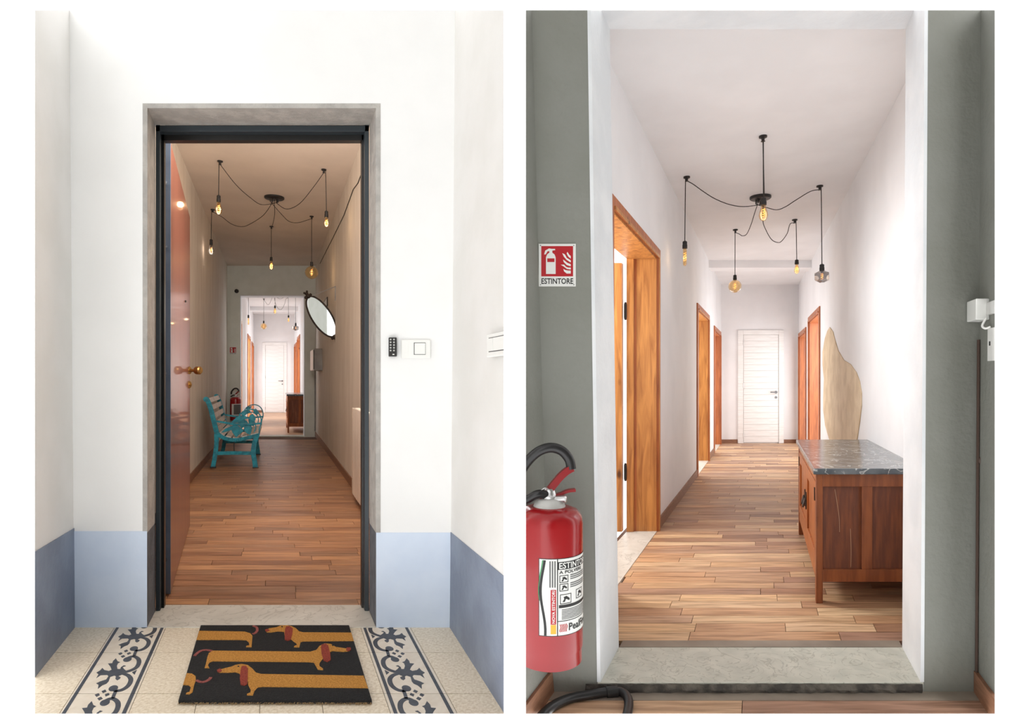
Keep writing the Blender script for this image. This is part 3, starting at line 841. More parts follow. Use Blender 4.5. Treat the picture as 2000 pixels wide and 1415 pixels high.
DL = [dict(hook=(530, 405), via=[(640, 570), (740, 660), (820, 708)], x=520, ys=(640, 690, 778), kind='pear', r=23),
      dict(hook=(1247, 463), via=[(1180, 580), (1080, 700), (990, 738)], x=1265, ys=(748, 797, 862), kind='pear', r=17),
      dict(hook=(480, 740), via=[(540, 790), (610, 842), (680, 860), (740, 840), (830, 780)], x=468, ys=(945, 988, 1055), kind='pear', r=20, smoke=True),
      dict(hook=(1163, 787), via=[(1130, 815), (1070, 832), (1010, 825), (960, 780)], x=1163, ys=(1100, 1133, 1222), kind='globe', r=35),
      dict(hook=(885, 857), via=[(900, 820), (908, 760)], x=884, ys=(1068, 1098, 1158), kind='pear', r=16)]
DR = [dict(hook=(673, 126), via=[(676, 250), (680, 380)], x=676, ys=(550, 605, 715), kind='pear', r=30),
      dict(hook=(146, 408), via=[(190, 445), (260, 510), (340, 560), (440, 600), (540, 615)], x=133, ys=(850, 905, 1025), kind='tube', r=13),
      dict(hook=(1065, 470), via=[(1000, 510), (900, 570), (830, 615), (770, 637), (710, 625)], x=1080, ys=(1010, 1058, 1140), kind='cube', smoke=True),
      dict(hook=(482, 773), via=[(510, 805), (530, 817), (560, 805), (590, 740), (615, 660)], x=479, ys=(1085, 1122, 1210), kind='globe', r=35),
      dict(hook=(892, 704), via=[(860, 735), (840, 800), (800, 855), (770, 862), (730, 840), (690, 770), (672, 710)], x=906, ys=(980, 1014, 1080), kind='pear', r=17)]
chandelier(LR, PL, CH, (280, 200, 3.538), (905, 655), 65, DL, 'black spider chandelier of five bulbs in the beige entrance corridor', 1.2)
chandelier(RR, TR, HC, (1300, 230, 3.5375), (655, 545), 70, DR, 'large black spider chandelier with a smoked faceted bulb in the white hall', .4)
chandelier(RR, TL, HC, (1300, 230, 3.5375), (655, 545), 70, DR, 'small distant spider chandelier seen through the far opening past the bench', .4)

# ------------------------------------------------------------------ cabinet in the hall
def cabinet(T, label):
    A, B, V0, V1 = .262, .745, 2.865, 4.17
    root = thing('cabinet', T((A + B) / 2, (V0 + V1) / 2, 0), label, 'cabinet')
    lg = .032
    for u in (A, B - lg):
        for v in (V0, V1 - .045):
            obj('leg', MB().box(T, u, u + lg, v, v + .045, 0, .605), 'cab_wood', root, bevel=.003)
    obj('marble_top', MB().box(T, A - .014, B + .008, V0 - .025, V1 + .025, .606, .634), 'grey_marble', root, bevel=.004)
    end = obj('end_frame', MB().box(T, A + lg, B - lg, V0 + .004, V0 + .03, .545, .604).box(T, A + lg, B - lg, V0 + .004, V0 + .03, .10, .158)
              .box(T, .476, .526, V0 + .004, V0 + .03, .158, .545), 'cab_wood', root, bevel=.002)
    for a, b in ((A + lg, .476), (.526, B - lg)):
        obj('end_panel', MB().box(T, a, b, V0 + .018, V0 + .026, .158, .545), 'cab_panel', root)
    for pts in ([(.352, .53), (.362, .47), (.372, .40), (.374, .33)], [(.425, .345), (.428, .25), (.427, .165)]):
        L, R = ribbon2d(pts, .0022)
        mb = MB()
        for i in range(len(L) - 1):
            q = [L[i], L[i + 1], R[i + 1], R[i]]
            mb.prism([T(a, V0 + .0175, b) for a, b in q], [T(a, V0 + .019, b) for a, b in q])
        obj('scratch_mark', mb, 'scratch', end)
    obj('back_panel', MB().box(T, B - .02, B - .008, V0 + .045, V1 - .045, .10, .604), 'cab_wood', root)
    obj('far_end_panel', MB().box(T, A + lg, B - lg, V1 - .03, V1 - .01, .10, .604), 'cab_wood', root)
    obj('bottom_board', MB().box(T, A + .02, B - .02, V0 + .03, V1 - .03, .11, .125), 'cab_wood', root)
    obj('front_rail', MB().box(T, A + .004, A + .028, V0 + .045, V1 - .045, .56, .604).box(T, A + .004, A + .028, V0 + .045, V1 - .045, .10, .15), 'cab_front', root, bevel=.002)
    vm = (V0 + V1) / 2
    for a, b, near in ((V0 + .048, vm - .003, True), (vm + .003, V1 - .048, False)):
        d = obj('cabinet_door', MB().box(T, A + .002, A + .024, a, a + .08, .153, .557).box(T, A + .002, A + .024, b - .08, b, .153, .557)
                .box(T, A + .002, A + .024, a + .08, b - .08, .153, .215).box(T, A + .002, A + .024, a + .08, b - .08, .495, .557), 'cab_front', root, bevel=.002)
        obj('door_panel', MB().box(T, A + .012, A + .020, a + .08, b - .08, .215, .495), 'cab_front', d)
        hv = b - .04 if near else a + .04
        c = T(A + .002, hv, .36)
        mb = MB().prism([T(A - .004, hv + p, .36 + q) for p, q in ellipse((0, 0), .026, .05, 14)], [T(A + .002, hv + p, .36 + q) for p, q in ellipse((0, 0), .026, .05, 14)])
        e = obj('lock_plate', mb, 'iron_dark', d)
        obj('drop_handle', MB().tube(smoothline([T(A - .006, hv - .018, .372), T(A - .016, hv - .014, .34), T(A - .018, hv, .325), T(A - .016, hv + .014, .34), T(A - .006, hv + .018, .372)], 4), .005, 6), 'iron_dark', d, True)
        v2 = a + .02 if near else b - .02
        obj('door_hinge', MB().box(T, A - .003, A + .003, v2 - .012, v2 + .012, .47, .53), 'iron_dark', d)
    return root
cabinet(TR, 'walnut sideboard with a dark grey veined marble top in the white hall')
cabinet(TL, 'small distant marble-topped sideboard seen through the far opening past the bench')

# ------------------------------------------------------------------ beige shape on the hall wall
Z6 = lambda a, b: (1520 + a / 2.281, 600 + b / 2.281)
shape = [(232, 90), (246, 110), (256, 150), (270, 195), (295, 237), (325, 255), (350, 290), (365, 330), (374, 385), (374, 440), (366, 510), (355, 585),
         (345, 640), (300, 660), (255, 640), (228, 585), (212, 530), (203, 460), (203, 400), (206, 320), (200, 260), (200, 200), (210, 140), (222, 105)]
def wall_shape(T, label):
    pts = []
    for a, b in shape:
        px, py = Z6(a, b)
        v = 5.0
        for _ in range(20):
            v = hur(v) * F / (px - RR.vp)
        pts.append((v, EYE + (HZ - py) / F * v))
    mb = MB().prism([T(hur(v), v, w) for v, w in pts], [T(hur(v) - .008, v, w) for v, w in pts])
    return tag(obj('wall_decoration', mb, 'beige_panel', bevel=.002), label, 'wall decoration')
wall_shape(TR, 'beige flame-shaped plaster piece on the wall above the sideboard')

# ------------------------------------------------------------------ fire extinguisher and its sign
def extinguisher(c, r, h, label, cuts, lettered, wall_y):
    c = Vector(c)
    root = thing('fire_extinguisher', c, label, 'extinguisher')
    O = lambda *q: Vector((c.x + q[0] * r, c.y + q[1] * r, c.z + q[2] * r))
    k = h / r
    obj('cylinder', MB().lathe(c, [(r * .88, 0), (r * .97, r * .05), (r * .97, r * .42), (r, r * .5), (r, h - r * .5), (r * .97, h - r * .3), (r * .85, h - r * .12), (r * .6, h - .02 * r), (r * .3, h)], 48),
        'red', root, True, cuts=cuts)
    nk = obj('neck_collar', MB().lathe(O(0, 0, k - .05), [(r * .5, 0), (r * .46, r * .1), (r * .38, r * .24), (r * .3, r * .28)], 28), 'grey_plastic', root, True, cuts=cuts)
    obj('valve', MB().lathe(O(0, 0, k + .1), [(r * .24, 0), (r * .26, r * .06), (r * .26, r * .2), (r * .2, r * .26), (r * .15, r * .42)], 20)
        .lathe(O(.1, -.1, k + .2), [(r * .1, 0), (r * .12, r * .1), (r * .12, r * .38), (r * .07, r * .42)], 14, (1, -.3, .1)), 'silver', root, True, cuts=cuts)
    def lever(pts, wd, th):
        mb = MB()
        L, R = ribbon2d(pts, th)
        for i in range(len(L) - 1):
            q = [L[i], L[i + 1], R[i + 1], R[i]]
            mb.prism([O(a, -wd, b) for a, b in q], [O(a, wd, b) for a, b in q])
        return mb
    obj('carry_handle', lever([(.05, k + .28), (.3, k + .34), (.55, k + .44), (.78, k + .47)], .11, .08), 'red_dark', root, cuts=cuts)
    obj('squeeze_lever', lever([(-.30, k + .26), (-.08, k + .38), (.12, k + .62), (.32, k + .86), (.52, k + 1.04), (.70, k + 1.14)], .13, .2), 'red_dark', root, cuts=cuts)
    obj('pull_ring', MB().tube([O(-.12 + .14 * math.cos(a * .4), -.2, k + .42 + .14 * math.sin(a * .4)) for a in range(17)], r * .018, 6), 'silver', root, True, cuts=cuts)
    hose = [(-.1, -.1, k + .34), (-.35, -.2, k + .38), (-.7, -.1, k + .2), (-1.0, .2, k + .1)]
    obj('hose', MB().tube(smoothline([O(*q) for q in hose], 6), r * .13, 12), 'rubber', root, True, cuts=cuts)
    hose2 = [(.66, 0, k + 1.1), (.60, 0, k + 1.38), (.38, 0, k + 1.64), (.05, 0, k + 1.74), (-.3, 0, k + 1.64), (-.62, .05, k + 1.36), (-.85, .1, k + 1.0), (-.95, .2, k + .6)]
    obj('hose_loop', MB().tube(smoothline([O(*q) for q in hose2], 6), r * .15, 12), 'rubber', root, True, cuts=cuts)
    obj('wall_bracket', MB().add([], []).hexa([Vector((c.x + a * r * .2, y, c.z + z)) for z in (h * .72, h * .84) for a, y in ((-1, c.y + r * .8), (1, c.y + r * .8), (1, wall_y), (-1, wall_y))]), 'black_metal', root)
    face = math.atan2(-c.x, c.y)
    def B(th, z, d):
        a = math.radians(th)
        return Vector((c.x + (r + d) * math.sin(a), c.y - (r + d) * math.cos(a), c.z + z))
    def patch(name, t0, t1, z0, z1, d, m, par, n=18):
        mb = MB()
        for i in range(n):
            a, b = t0 + (t1 - t0) * i / n, t0 + (t1 - t0) * (i + 1) / n
            mb.add([B(a, z0, d), B(b, z0, d), B(b, z1, d), B(a, z1, d)], [[0, 1, 2, 3]])
        return obj(name, mb, m, par, cuts=cuts)
    z0, z1 = h * .235, h * .715
    lb = patch('label_sheet', -21, 100, z0, z1, .0006, 'label_white', root, 40)
    if not lettered:
        patch('label_print', 5, 95, z0 + .03 * h, z1 - .03 * h, .0010, 'ink_grey', lb)
        return root
    H = z1 - z0
    zz = lambda f: z0 + H * f
    def words(s, t0, t1, f0, f1, m, d=.0016, vertical=False):
        vs, fs = text_fit(s, 1, 1)
        if vertical:
            P = [B(t1 - (t1 - t0) * y, zz(f0 + (f1 - f0) * x), d) for x, y in vs]
        else:
            P = [B(t0 + (t1 - t0) * x, zz(f0 + (f1 - f0) * y), d) for x, y in vs]
        obj('label_lettering', MB().add(P, fs), m, lb, cuts=cuts)
    for a, b, f0, f1 in ((-21, 100, 0, .008), (-21, 100, .992, 1), (-21, -20, 0, 1), (9, 10.6, 0, 1), (10.6, 100, .185, .195)):
        patch('label_rule', a, b, zz(f0), zz(f1), .0011, 'ink_black', lb, 12)
    mb = MB(); mg = MB()
    for i in range(24):
        f0, f1 = .01 + .97 * i / 24, .01 + .97 * (i + 1) / 24
        x = lambda f: -13.5 + 4.0 * math.sin(f * 6.0 + 1.2)
        mb.add([B(x(f0) - 2.6, zz(f0), .0012), B(x(f0) + 1.6, zz(f0), .0012), B(x(f1) + 1.6, zz(f1), .0012), B(x(f1) - 2.6, zz(f1), .0012)], [[0, 1, 2, 3]])
        if f0 > .45:
            mg.add([B(x(f0) - 4.6, zz(f0), .0011), B(x(f0) - 2.9, zz(f0), .0011), B(x(f1) - 2.9, zz(f1), .0011), B(x(f1) - 4.6, zz(f1), .0011)], [[0, 1, 2, 3]])
    obj('label_ribbon', mb, 'ink_black', lb, cuts=cuts)
    obj('label_stripe', mg, 'ink_green', lb, cuts=cuts)
    patch('label_block', -1.5, 7.5, zz(.155), zz(.60), .0011, 'ink_red', lb, 6)
    patch('label_block', -1.5, 7.5, zz(.03), zz(.15), .0011, 'ink_yellow', lb, 6)
    words('NOVA ESTINTORI', .8, 5.6, .17, .59, 'label_white', vertical=True)
    for i in range(3):
        a = -3.5 + 4 * i
        patch('label_fine_print', a, a + 2.2, zz(.63), zz(.97), .0011, 'ink_grey', lb, 3)
    patch('label_title_bar', 10.6, 100, zz(.855), zz(.955), .0010, 'ink_black', lb, 30)
    words('ESTINTORE', 12.5, 82, .865, .945, 'label_white')
    words('A POLVERE', 12.5, 62, .80, .842, 'ink_black')
    def pictogram(t, f, w, hh):
        for a, b, f0, f1 in ((t, t + w, f, f + .008), (t, t + w, f + hh - .008, f + hh), (t, t + 1.2, f, f + hh), (t + w - 1.2, t + w, f, f + hh)):
            patch('pictogram_border', a, b, zz(f0), zz(f1), .0012, 'ink_black', lb, 4)
        P = [B(t + w * x, zz(f + hh * y), .0013) for x, y in ((.2, .2), (.4, .2), (.5, .5), (.8, .3), (.85, .5), (.55, .8), (.3, .7), (.35, .5))]
        obj('pictogram_figure', MB().add(P, [list(range(8))]), 'ink_black', lb, cuts=cuts)
    pictogram(13, .685, 16, .095); pictogram(13, .575, 16, .095)
    pictogram(14, .41, 21, .125); pictogram(46, .44, 20, .12)
    for f in (.765, .74, .715, .66, .635, .61):
        patch('label_fine_print', 33, 74, zz(f), zz(f + .013), .0011, 'ink_grey', lb, 8)
    patch('label_bar', 12, 95, zz(.36), zz(.40), .0011, 'ink_black', lb, 16)
    for i in range(7):
        patch('label_fine_print', 17, 80, zz(.21 + .02 * i), zz(.22 + .02 * i), .0011, 'ink_grey', lb, 12)
    for i in range(5):
        t = 14 + i * 2.8
        mw = MB()
        for j in range(8):
            f0, f1 = .05 + .10 * j / 8, .05 + .10 * (j + 1) / 8
            wv = lambda f: t + 1.0 * math.sin(f * 70)
            mw.add([B(wv(f0), zz(f0), .0012), B(wv(f0) + 1.5, zz(f0), .0012), B(wv(f1) + 1.5, zz(f1), .0012), B(wv(f1), zz(f1), .0012)], [[0, 1, 2, 3]])
        obj('label_wave_mark', mw, 'ink_red', lb, cuts=cuts)
    words('PealFire', 30, 82, .055, .15, 'ink_black')
    return root
EV = 1.90
er = 65 * EV / F * S
ec = RR.uvw(1073, 1287, EV)
extinguisher(PR(*ec), er, (1287 - 988) * EV / F * S, 'large red fire extinguisher with a lettered white label beside the wide opening', [CR[0]], True, RF * S)
ec = LR.uvw(460, 822, 10.98)
extinguisher(PL(*ec), 9.8 * 10.98 / F * S, 46 * 10.98 / F * S, 'small distant red fire extinguisher behind the teal bench', (), False, CE * S)

def sign(room, x0, x1, y0, y1, v, label, lettered):
    T = lambda a, b, d: room.P(*[q if i != 1 else v - d for i, q in enumerate(room.uvw(x0 + (x1 - x0) * a, y1 + (y0 - y1) * b, v))])
    root = thing('fire_sign', T(.5, 0, 0), label, 'sign')
    def poly(name, pts, d0, d1, m):
        return obj(name, MB().prism([T(a, b, d0) for a, b in pts], [T(a, b, d1) for a, b in pts]), m, root)
    rect = lambda a, b, c, d: [(a, c), (b, c), (b, d), (a, d)]
    poly('plate', rect(0, 1, 0, 1), 0, .004, 'label_white')
    poly('red_field', rect(.07, .93, .235, .945), .004, .0046, 'ink_red')
    poly('extinguisher_symbol', [(.20, .29), (.46, .29), (.46, .68), (.43, .75), (.37, .79), (.37, .84), (.45, .85), (.44, .88), (.36, .88), (.28, .89), (.18, .84), (.15, .75), (.19, .75), (.24, .82), (.29, .83), (.29, .79), (.23, .75), (.20, .68)], .0046, .0052, 'label_white')
    poly('symbol_label', rect(.235, .43, .57, .655), .0052, .0056, 'ink_red')
    fl = [[(.87, .30), (.76, .30), (.69, .35), (.67, .41), (.73, .38), (.80, .37), (.87, .37)],
          [(.87, .395), (.76, .41), (.69, .46), (.60, .505), (.69, .51), (.74, .46), (.80, .44), (.87, .44)],
          [(.87, .47), (.76, .50), (.68, .57), (.66, .63), (.71, .60), (.78, .55), (.87, .52)],
          [(.87, .56), (.76, .62), (.68, .70), (.64, .78), (.71, .75), (.76, .67), (.87, .61)],
          [(.87, .65), (.80, .70), (.76, .77), (.78, .81), (.82, .75), (.87, .71)]]
    for q in fl:
        poly('flame_symbol', q, .0046, .0052, 'label_white')
    if lettered:
        vs, fs = text_fit('ESTINTORE', .86, .135)
        obj('lettering', MB().add([T(.075 + x, .055 + y, .0046) for x, y in vs], fs), 'ink_black', root)
    else:
        vs, fs = text_fit('ESTINTORE', .86, .12)
        obj('lettering', MB().add([T(.075 + x, .06 + y, .0046) for x, y in vs], fs), 'ink_black', root)
    if lettered:
        for a, b in ((.05, .04), (.95, .04), (.05, .96), (.95, .96)):
            obj('rivet', MB().lathe(T(a, b, .004), [(.0022, 0), (.0018, .001)], 8, (0, -1, 0)), 'ink_grey', root)
    return root
sign(RR, 1053, 1125, 477, 560, RF, 'red and white ESTINTORE sign above the large extinguisher', True)
sign(LR, 448, 462, 678, 693, CE, 'tiny distant red and white sign on the wall behind the bench', False)

# ------------------------------------------------------------------ doormat
MX = lambda p: [LR.floor(340 + a / 5, 1210 + b / 5) for a, b in p]
mu0, mu1, mv0, mv1 = -.308, .316, 1.978, 2.583
dm = thing('doormat', PL((mu0 + mu1) / 2, (mv0 + mv1) / 2, .001), 'black coir doormat printed with long ochre dachshunds on the tiles', 'doormat')
mb = MB()
rm = random.Random(21)
obj('mat_body', MB().box(PL, mu0, mu1, mv0, mv1, .001, .014), 'mat_black', dm, bevel=.003)
mb = MB()
for i in range(1500):          # coir fibres along the front edge and over the pile
    u = rm.uniform(mu0, mu1); v = mv0 + (rm.random() ** 2) * .05
    p = PL(u, v, .013); q = p + Vector((rm.uniform(-.006, .006), rm.uniform(-.012, .002), rm.uniform(.001, .005)))
    x = Vector((.0007, 0, 0))
    mb.add([p - x, p + x, q], [[0, 1, 2]])
obj('fibre_fringe', mb, 'mat_black', dm, kind='stuff')
mb = MB()
for i in range(700):
    u = rm.uniform(mu0, mu1)
    p = PL(u, mv0 - .001, rm.uniform(.002, .008)); q = p + Vector((rm.uniform(-.006, .006), rm.uniform(-.014, -.003), rm.uniform(-.002, .001)))
    x = Vector((.0007, 0, 0))
    mb.add([p - x, p + x, q], [[0, 1, 2]])
obj('edge_fibres', mb, 'globe_tan', dm, kind='stuff')
inm = lambda p: [(min(max(a, mu0 + .001), mu1 - .001), b) for a, b in p]
def print_on(name, pts, m, z=.0155, par=dm):
    pts = inm(MX(pts))
    return obj(name, MB().prism([PL(a, b, .010) for a, b in pts], [PL(a, b, z) for a, b in pts]), m, par)
def print_stroke(name, pts, m, w=.013, par=dm):
    L, R = ribbon2d(inm(MX(pts)), w)
    mb = MB(); strip(mb, PL, L, R, .010, .0158)
    return obj(name, mb, m, par)
dogs = [
 dict(body=[(240, 150), (690, 158), (745, 175), (765, 200), (757, 312), (703, 312), (705, 300), (735, 292), (730, 265), (705, 243), (640, 240), (215, 240)],
      tail=[(770, 100), (805, 115), (812, 145), (795, 170), (768, 182)]),
 dict(body=[(895, 145), (930, 125), (1000, 115), (1040, 98), (1100, 95), (1150, 105), (1190, 125), (1220, 155), (1260, 165), (1735, 168), (1765, 250),
            (1260, 255), (1235, 262), (1222, 315), (1170, 312), (1175, 300), (1200, 290), (1195, 275), (1165, 255), (1150, 240), (1080, 200), (1075, 160), (1010, 155), (950, 165), (905, 165)],
      ear=[(1095, 110), (1130, 108), (1160, 130), (1155, 180), (1140, 240), (1110, 250), (1080, 238), (1080, 180), (1085, 130)],
      nose=[(888, 140), (915, 132), (935, 148), (915, 160), (895, 158)], eye=(1055, 112)),
 dict(body=[(380, 347), (1330, 357), (1390, 340), (1420, 300), (1470, 275), (1530, 280), (1580, 310), (1680, 325), (1720, 330), (1710, 352), (1650, 358),
            (1550, 350), (1500, 370), (1450, 430), (1420, 470), (1420, 500), (1455, 525), (1455, 540), (1405, 535), (1380, 490), (1365, 465), (1300, 460),
            (380, 452), (345, 465), (330, 490), (345, 520), (298, 518), (310, 480), (325, 410), (340, 370)],
      ear=[(1440, 290), (1480, 280), (1505, 300), (1525, 380), (1530, 440), (1500, 460), (1460, 445), (1440, 380), (1435, 320)],
      nose=[(1685, 318), (1725, 318), (1728, 340), (1700, 355), (1680, 345)], eye=(1550, 297), tail=[(372, 350), (320, 340), (265, 347), (225, 372), (200, 398)]),
 dict(body=[(425, 540), (500, 520), (560, 505), (600, 488), (660, 478), (720, 490), (765, 525), (800, 565), (850, 578), (1850, 595), (1895, 718), (860, 705),
            (815, 712), (785, 745), (770, 790), (712, 790), (712, 775), (745, 762), (750, 735), (725, 690), (720, 650), (650, 600), (640, 575), (600, 560), (530, 565), (440, 565)],
      ear=[(660, 505), (700, 500), (722, 530), (720, 600), (715, 680), (690, 695), (650, 685), (642, 620), (648, 550)],
      nose=[(418, 540), (450, 525), (468, 548), (445, 565), (425, 558)], eye=(628, 505)),
 dict(body=[(125, 570), (175, 575), (210, 600), (212, 640), (195, 690), (180, 760), (150, 780), (115, 778), (120, 765), (150, 755), (165, 710), (145, 690), (75, 685), (95, 630)],
      tail=[(215, 640), (265, 658), (310, 650), (345, 630), (358, 610)])]
for d in dogs:
    b = print_on('dog_print', d['body'], 'mat_tan')
    if 'ear' in d: print_on('dog_ear', d['ear'], 'mat_red', .0172, b)
    if 'nose' in d: print_on('dog_nose', d['nose'], 'mat_red', .0166, b)
    if 'eye' in d: print_on('dog_eye', ellipse(d['eye'], 9, 5, 8), 'mat_black', .0166, b)
    if 'tail' in d: print_stroke('dog_tail', d['tail'], 'mat_pink', .011, b)

# ------------------------------------------------------------------ keypad and switches by the entrance
def on_front(x0, x1, y0, y1, d0, d1, room=LR, v=FW):
    u0, _, w1 = room.uvw(x0, y0, v); u1, _, w0 = room.uvw(x1, y1, v)
    return MB().box(room.P, u0, u1, v - d1, v - d0, w0, w1)
kp = thing('keypad', PL(*LR.uvw(766, 697, FW)), 'small dark grey entry keypad on the wall right of the door', 'keypad')
obj('case', on_front(758.5, 773.5, 660, 697, 0, .018), 'black_metal', kp, bevel=.003)
for r_ in range(5):
    for c_ in range(2):
        u, v, w = LR.uvw(763 + 6.5 * c_, 663.5 + 5.4 * r_, FW - .018)
        obj('key', MB().lathe(PL(u, v, w), [(.0042, 0), (.0038, .003)], 10, (0, -1, 0)), 'grey_plastic', kp, True)
obj('indicator', on_front(765, 768.5, 692, 694, .018, .0195), 'white_plastic', kp)
sw = thing('light_switch', PL(*LR.uvw(812, 700, FW)), 'white rectangular switch plate on the wall beside the keypad', 'switch')
obj('plate', on_front(783, 840, 664, 701, 0, .010), 'white_plastic', sw, bevel=.004)
obj('blank_module', on_front(796, 807, 671, 692.5, .010, .0115), 'white_plastic', sw)
obj('rocker', on_front(808.5, 829, 671, 692.5, .009, .015), 'white_plastic', sw, bevel=.001)
obj('module_gap', on_front(807, 830, 669.8, 693.6, .009, .0103), 'ink_grey', sw)
def on_side(v0, v1, w0, w1, d0, d1, uf):
    return MB().hexa([PL(uf(v0) - d1, v0, w0), PL(uf(v0) - d0, v0, w0), PL(uf(v1) - d0, v1, w0), PL(uf(v1) - d1, v1, w0),
                      PL(uf(v0) - d1, v0, w1), PL(uf(v0) - d0, v0, w1), PL(uf(v1) - d0, v1, w1), PL(uf(v1) - d1, v1, w1)])
uf = lambda v: .7265 + (v - 1.93) * .024
s2 = thing('light_switch', PL(uf(2.02), 2.02, 1.12), 'white switch plate on the right landing side wall at the picture edge', 'switch')
obj('plate', on_side(1.90, 2.075, 1.122, 1.198, 0, .012, uf), 'white_plastic', s2, bevel=.003, cuts=CL)
obj('rocker_gap', on_side(1.90, 2.052, 1.138, 1.186, .011, .0123, uf), 'ink_grey', s2, cuts=CL)
obj('rocker', on_side(2.002, 2.050, 1.141, 1.183, .011, .016, uf), 'white_plastic', s2, cuts=CL)
obj('rocker', on_side(1.90, 1.998, 1.141, 1.183, .011, .016, uf), 'white_plastic', s2, cuts=CL)

# ------------------------------------------------------------------ teal bench
vd = Vector((LR.k, 1, 0)).normalized()
ad = Vector((vd.y, -vd.x, 0))
bu, bv = LR.floor(499, 914.5)
Q0 = PL(bu, bv, 0)
eye = Vector((0, 0, EYE * S))
def bench_pt(zx, zy, off=0.0):
    """a point of the near side frame: the pixel's ray meets the frame's upright plane"""
    px, py = 390 + zx / 7.45, 740 + zy / 7.45
    d = Vector(((px - 1000) / F, 1, (HZ - py) / F))
    t = (Q0 - eye).dot(vd) / d.dot(vd)
    return eye + d * t + vd * off
feet = min(bench_pt(a, b).z for a, b in ((195, 1295), (815, 1300)))
BLEN = 1.55
bn = thing('garden_bench', Q0 + vd * BLEN / 2, 'teal cast-iron bench with white slats and leaf-pattern arms in the corridor', 'bench')
pw = lambda r: r / 7.45 * bv / F * S
def flat(pts, w, off, th):
    L, R = [], []
    c = smoothline([bench_pt(a, b) for a, b in pts], 5)
    mb = MB()
    for i, p in enumerate(c):
        d = (c[min(i + 1, len(c) - 1)] - c[max(i - 1, 0)]).normalized()
        n = d.cross(vd).normalized() * w / 2
        L.append(p + n); R.append(p - n)
    for i in range(len(c) - 1):
        q = [L[i], L[i + 1], R[i + 1], R[i]]
        mb.prism([p + vd * (off - th / 2) for p in q], [p + vd * (off + th / 2) for p in q])
    return mb
def fill(pts, off, th):
    q = [bench_pt(a, b) for a, b in pts]
    return MB().prism([p + vd * (off - th / 2) for p in q], [p + vd * (off + th / 2) for p in q])
leaves = [[(310, 790), (370, 730), (440, 700), (470, 690), (470, 740), (400, 770)],
          [(440, 700), (520, 665), (610, 720), (640, 760), (560, 830), (530, 855), (480, 790)],
          [(640, 690), (700, 665), (755, 680), (755, 760), (735, 820), (690, 800), (650, 760)],
          [(720, 540), (770, 510), (815, 560), (815, 600), (780, 630), (740, 590)],
          [(470, 620), (540, 560), (640, 530), (690, 560), (660, 590), (560, 610)],
          [(600, 510), (650, 480), (700, 470), (680, 520), (630, 560)]]
back_line = [(105, 295), (150, 400), (190, 550), (225, 690), (250, 790)]
seat_line = [(240, 775), (320, 845), (430, 885), (560, 890), (700, 860), (800, 835), (865, 820)]
for off in (0.0, BLEN):
    sf = obj('side_frame', flat(back_line, pw(62), off, .05), 'teal', bn, bevel=.003)
    obj('scroll_top', MB().tube([bench_pt(95, 300, off - .03), bench_pt(95, 300, off + .03)], pw(36), 14), 'teal', sf, True)
    obj('seat_rail', flat(seat_line, pw(52), off, .05), 'teal', bn, bevel=.003)
    lg = obj('leg', flat([(243, 800), (245, 950), (225, 1120), (195, 1285)], pw(58), off, .05), 'teal', bn, bevel=.003)
    obj('foot', flat([(150, 1290), (240, 1290)], pw(20), off, .055), 'black_metal', lg)
    lg = obj('leg', flat([(830, 840), (795, 950), (782, 1080), (800, 1200), (812, 1290)], pw(66), off, .05), 'teal', bn, bevel=.003)
    obj('foot', flat([(770, 1297), (858, 1297)], pw(20), off, .055), 'black_metal', lg)
    obj('stretcher', flat([(265, 1085), (500, 1082), (750, 1085)], pw(50), off, .03), 'teal', bn, bevel=.002)
    am = obj('arm', flat([(245, 620), (400, 645), (540, 668), (760, 662), (890, 650)], pw(26), off, .045), 'teal', bn, bevel=.002)
    obj('arm_loop', flat([(560, 580), (600, 510), (670, 460), (770, 448), (850, 490), (890, 570), (893, 650), (872, 720), (865, 820)], pw(16), off, .03), 'teal', am)
    obj('vine', flat([(420, 640), (520, 640), (640, 590), (720, 580), (800, 640), (815, 720), (790, 780)], pw(14), off, .02), 'teal', am)
    for q in leaves:
        obj('iron_leaf', fill(q, off, .022), 'teal', am, bevel=.004)
def along(pts, t):
    c = smoothline([bench_pt(a, b) for a, b in pts], 10)
    i = min(int(t * (len(c) - 1)), len(c) - 2)
    return c[i], (c[i + 1] - c[i]).normalized()
def slat(p, d, wd, th, lift):
    n = d.cross(vd).normalized()
    if n.z < 0: n = -n
    p = p + n * lift
    q = [p - d * wd / 2 - n * th / 2, p + d * wd / 2 - n * th / 2, p + d * wd / 2 + n * th / 2, p - d * wd / 2 + n * th / 2]
    return MB().prism([x + vd * .026 for x in q], [x + vd * (BLEN - .026) for x in q])
for t in (.10, .30, .50, .70, .88):
    p, d = along(back_line, t)
    obj('back_slat', slat(p, d, pw(72), .022, .012), 'white_slat', bn, bevel=.003)
for t in (.14, .30, .46, .62, .78, .93):
    p, d = along(seat_line, t)
    obj('seat_slat', slat(p, d, pw(78), .022, .018), 'white_slat', bn, bevel=.003)
p0 = bench_pt(497, 890, BLEN * .5); p1 = bench_pt(497, 1085, 0)
obj('tie_rod', MB().tube([bench_pt(498, 895, .03), bench_pt(500, 1070, .01)], .008, 8), 'iron_dark', bn)

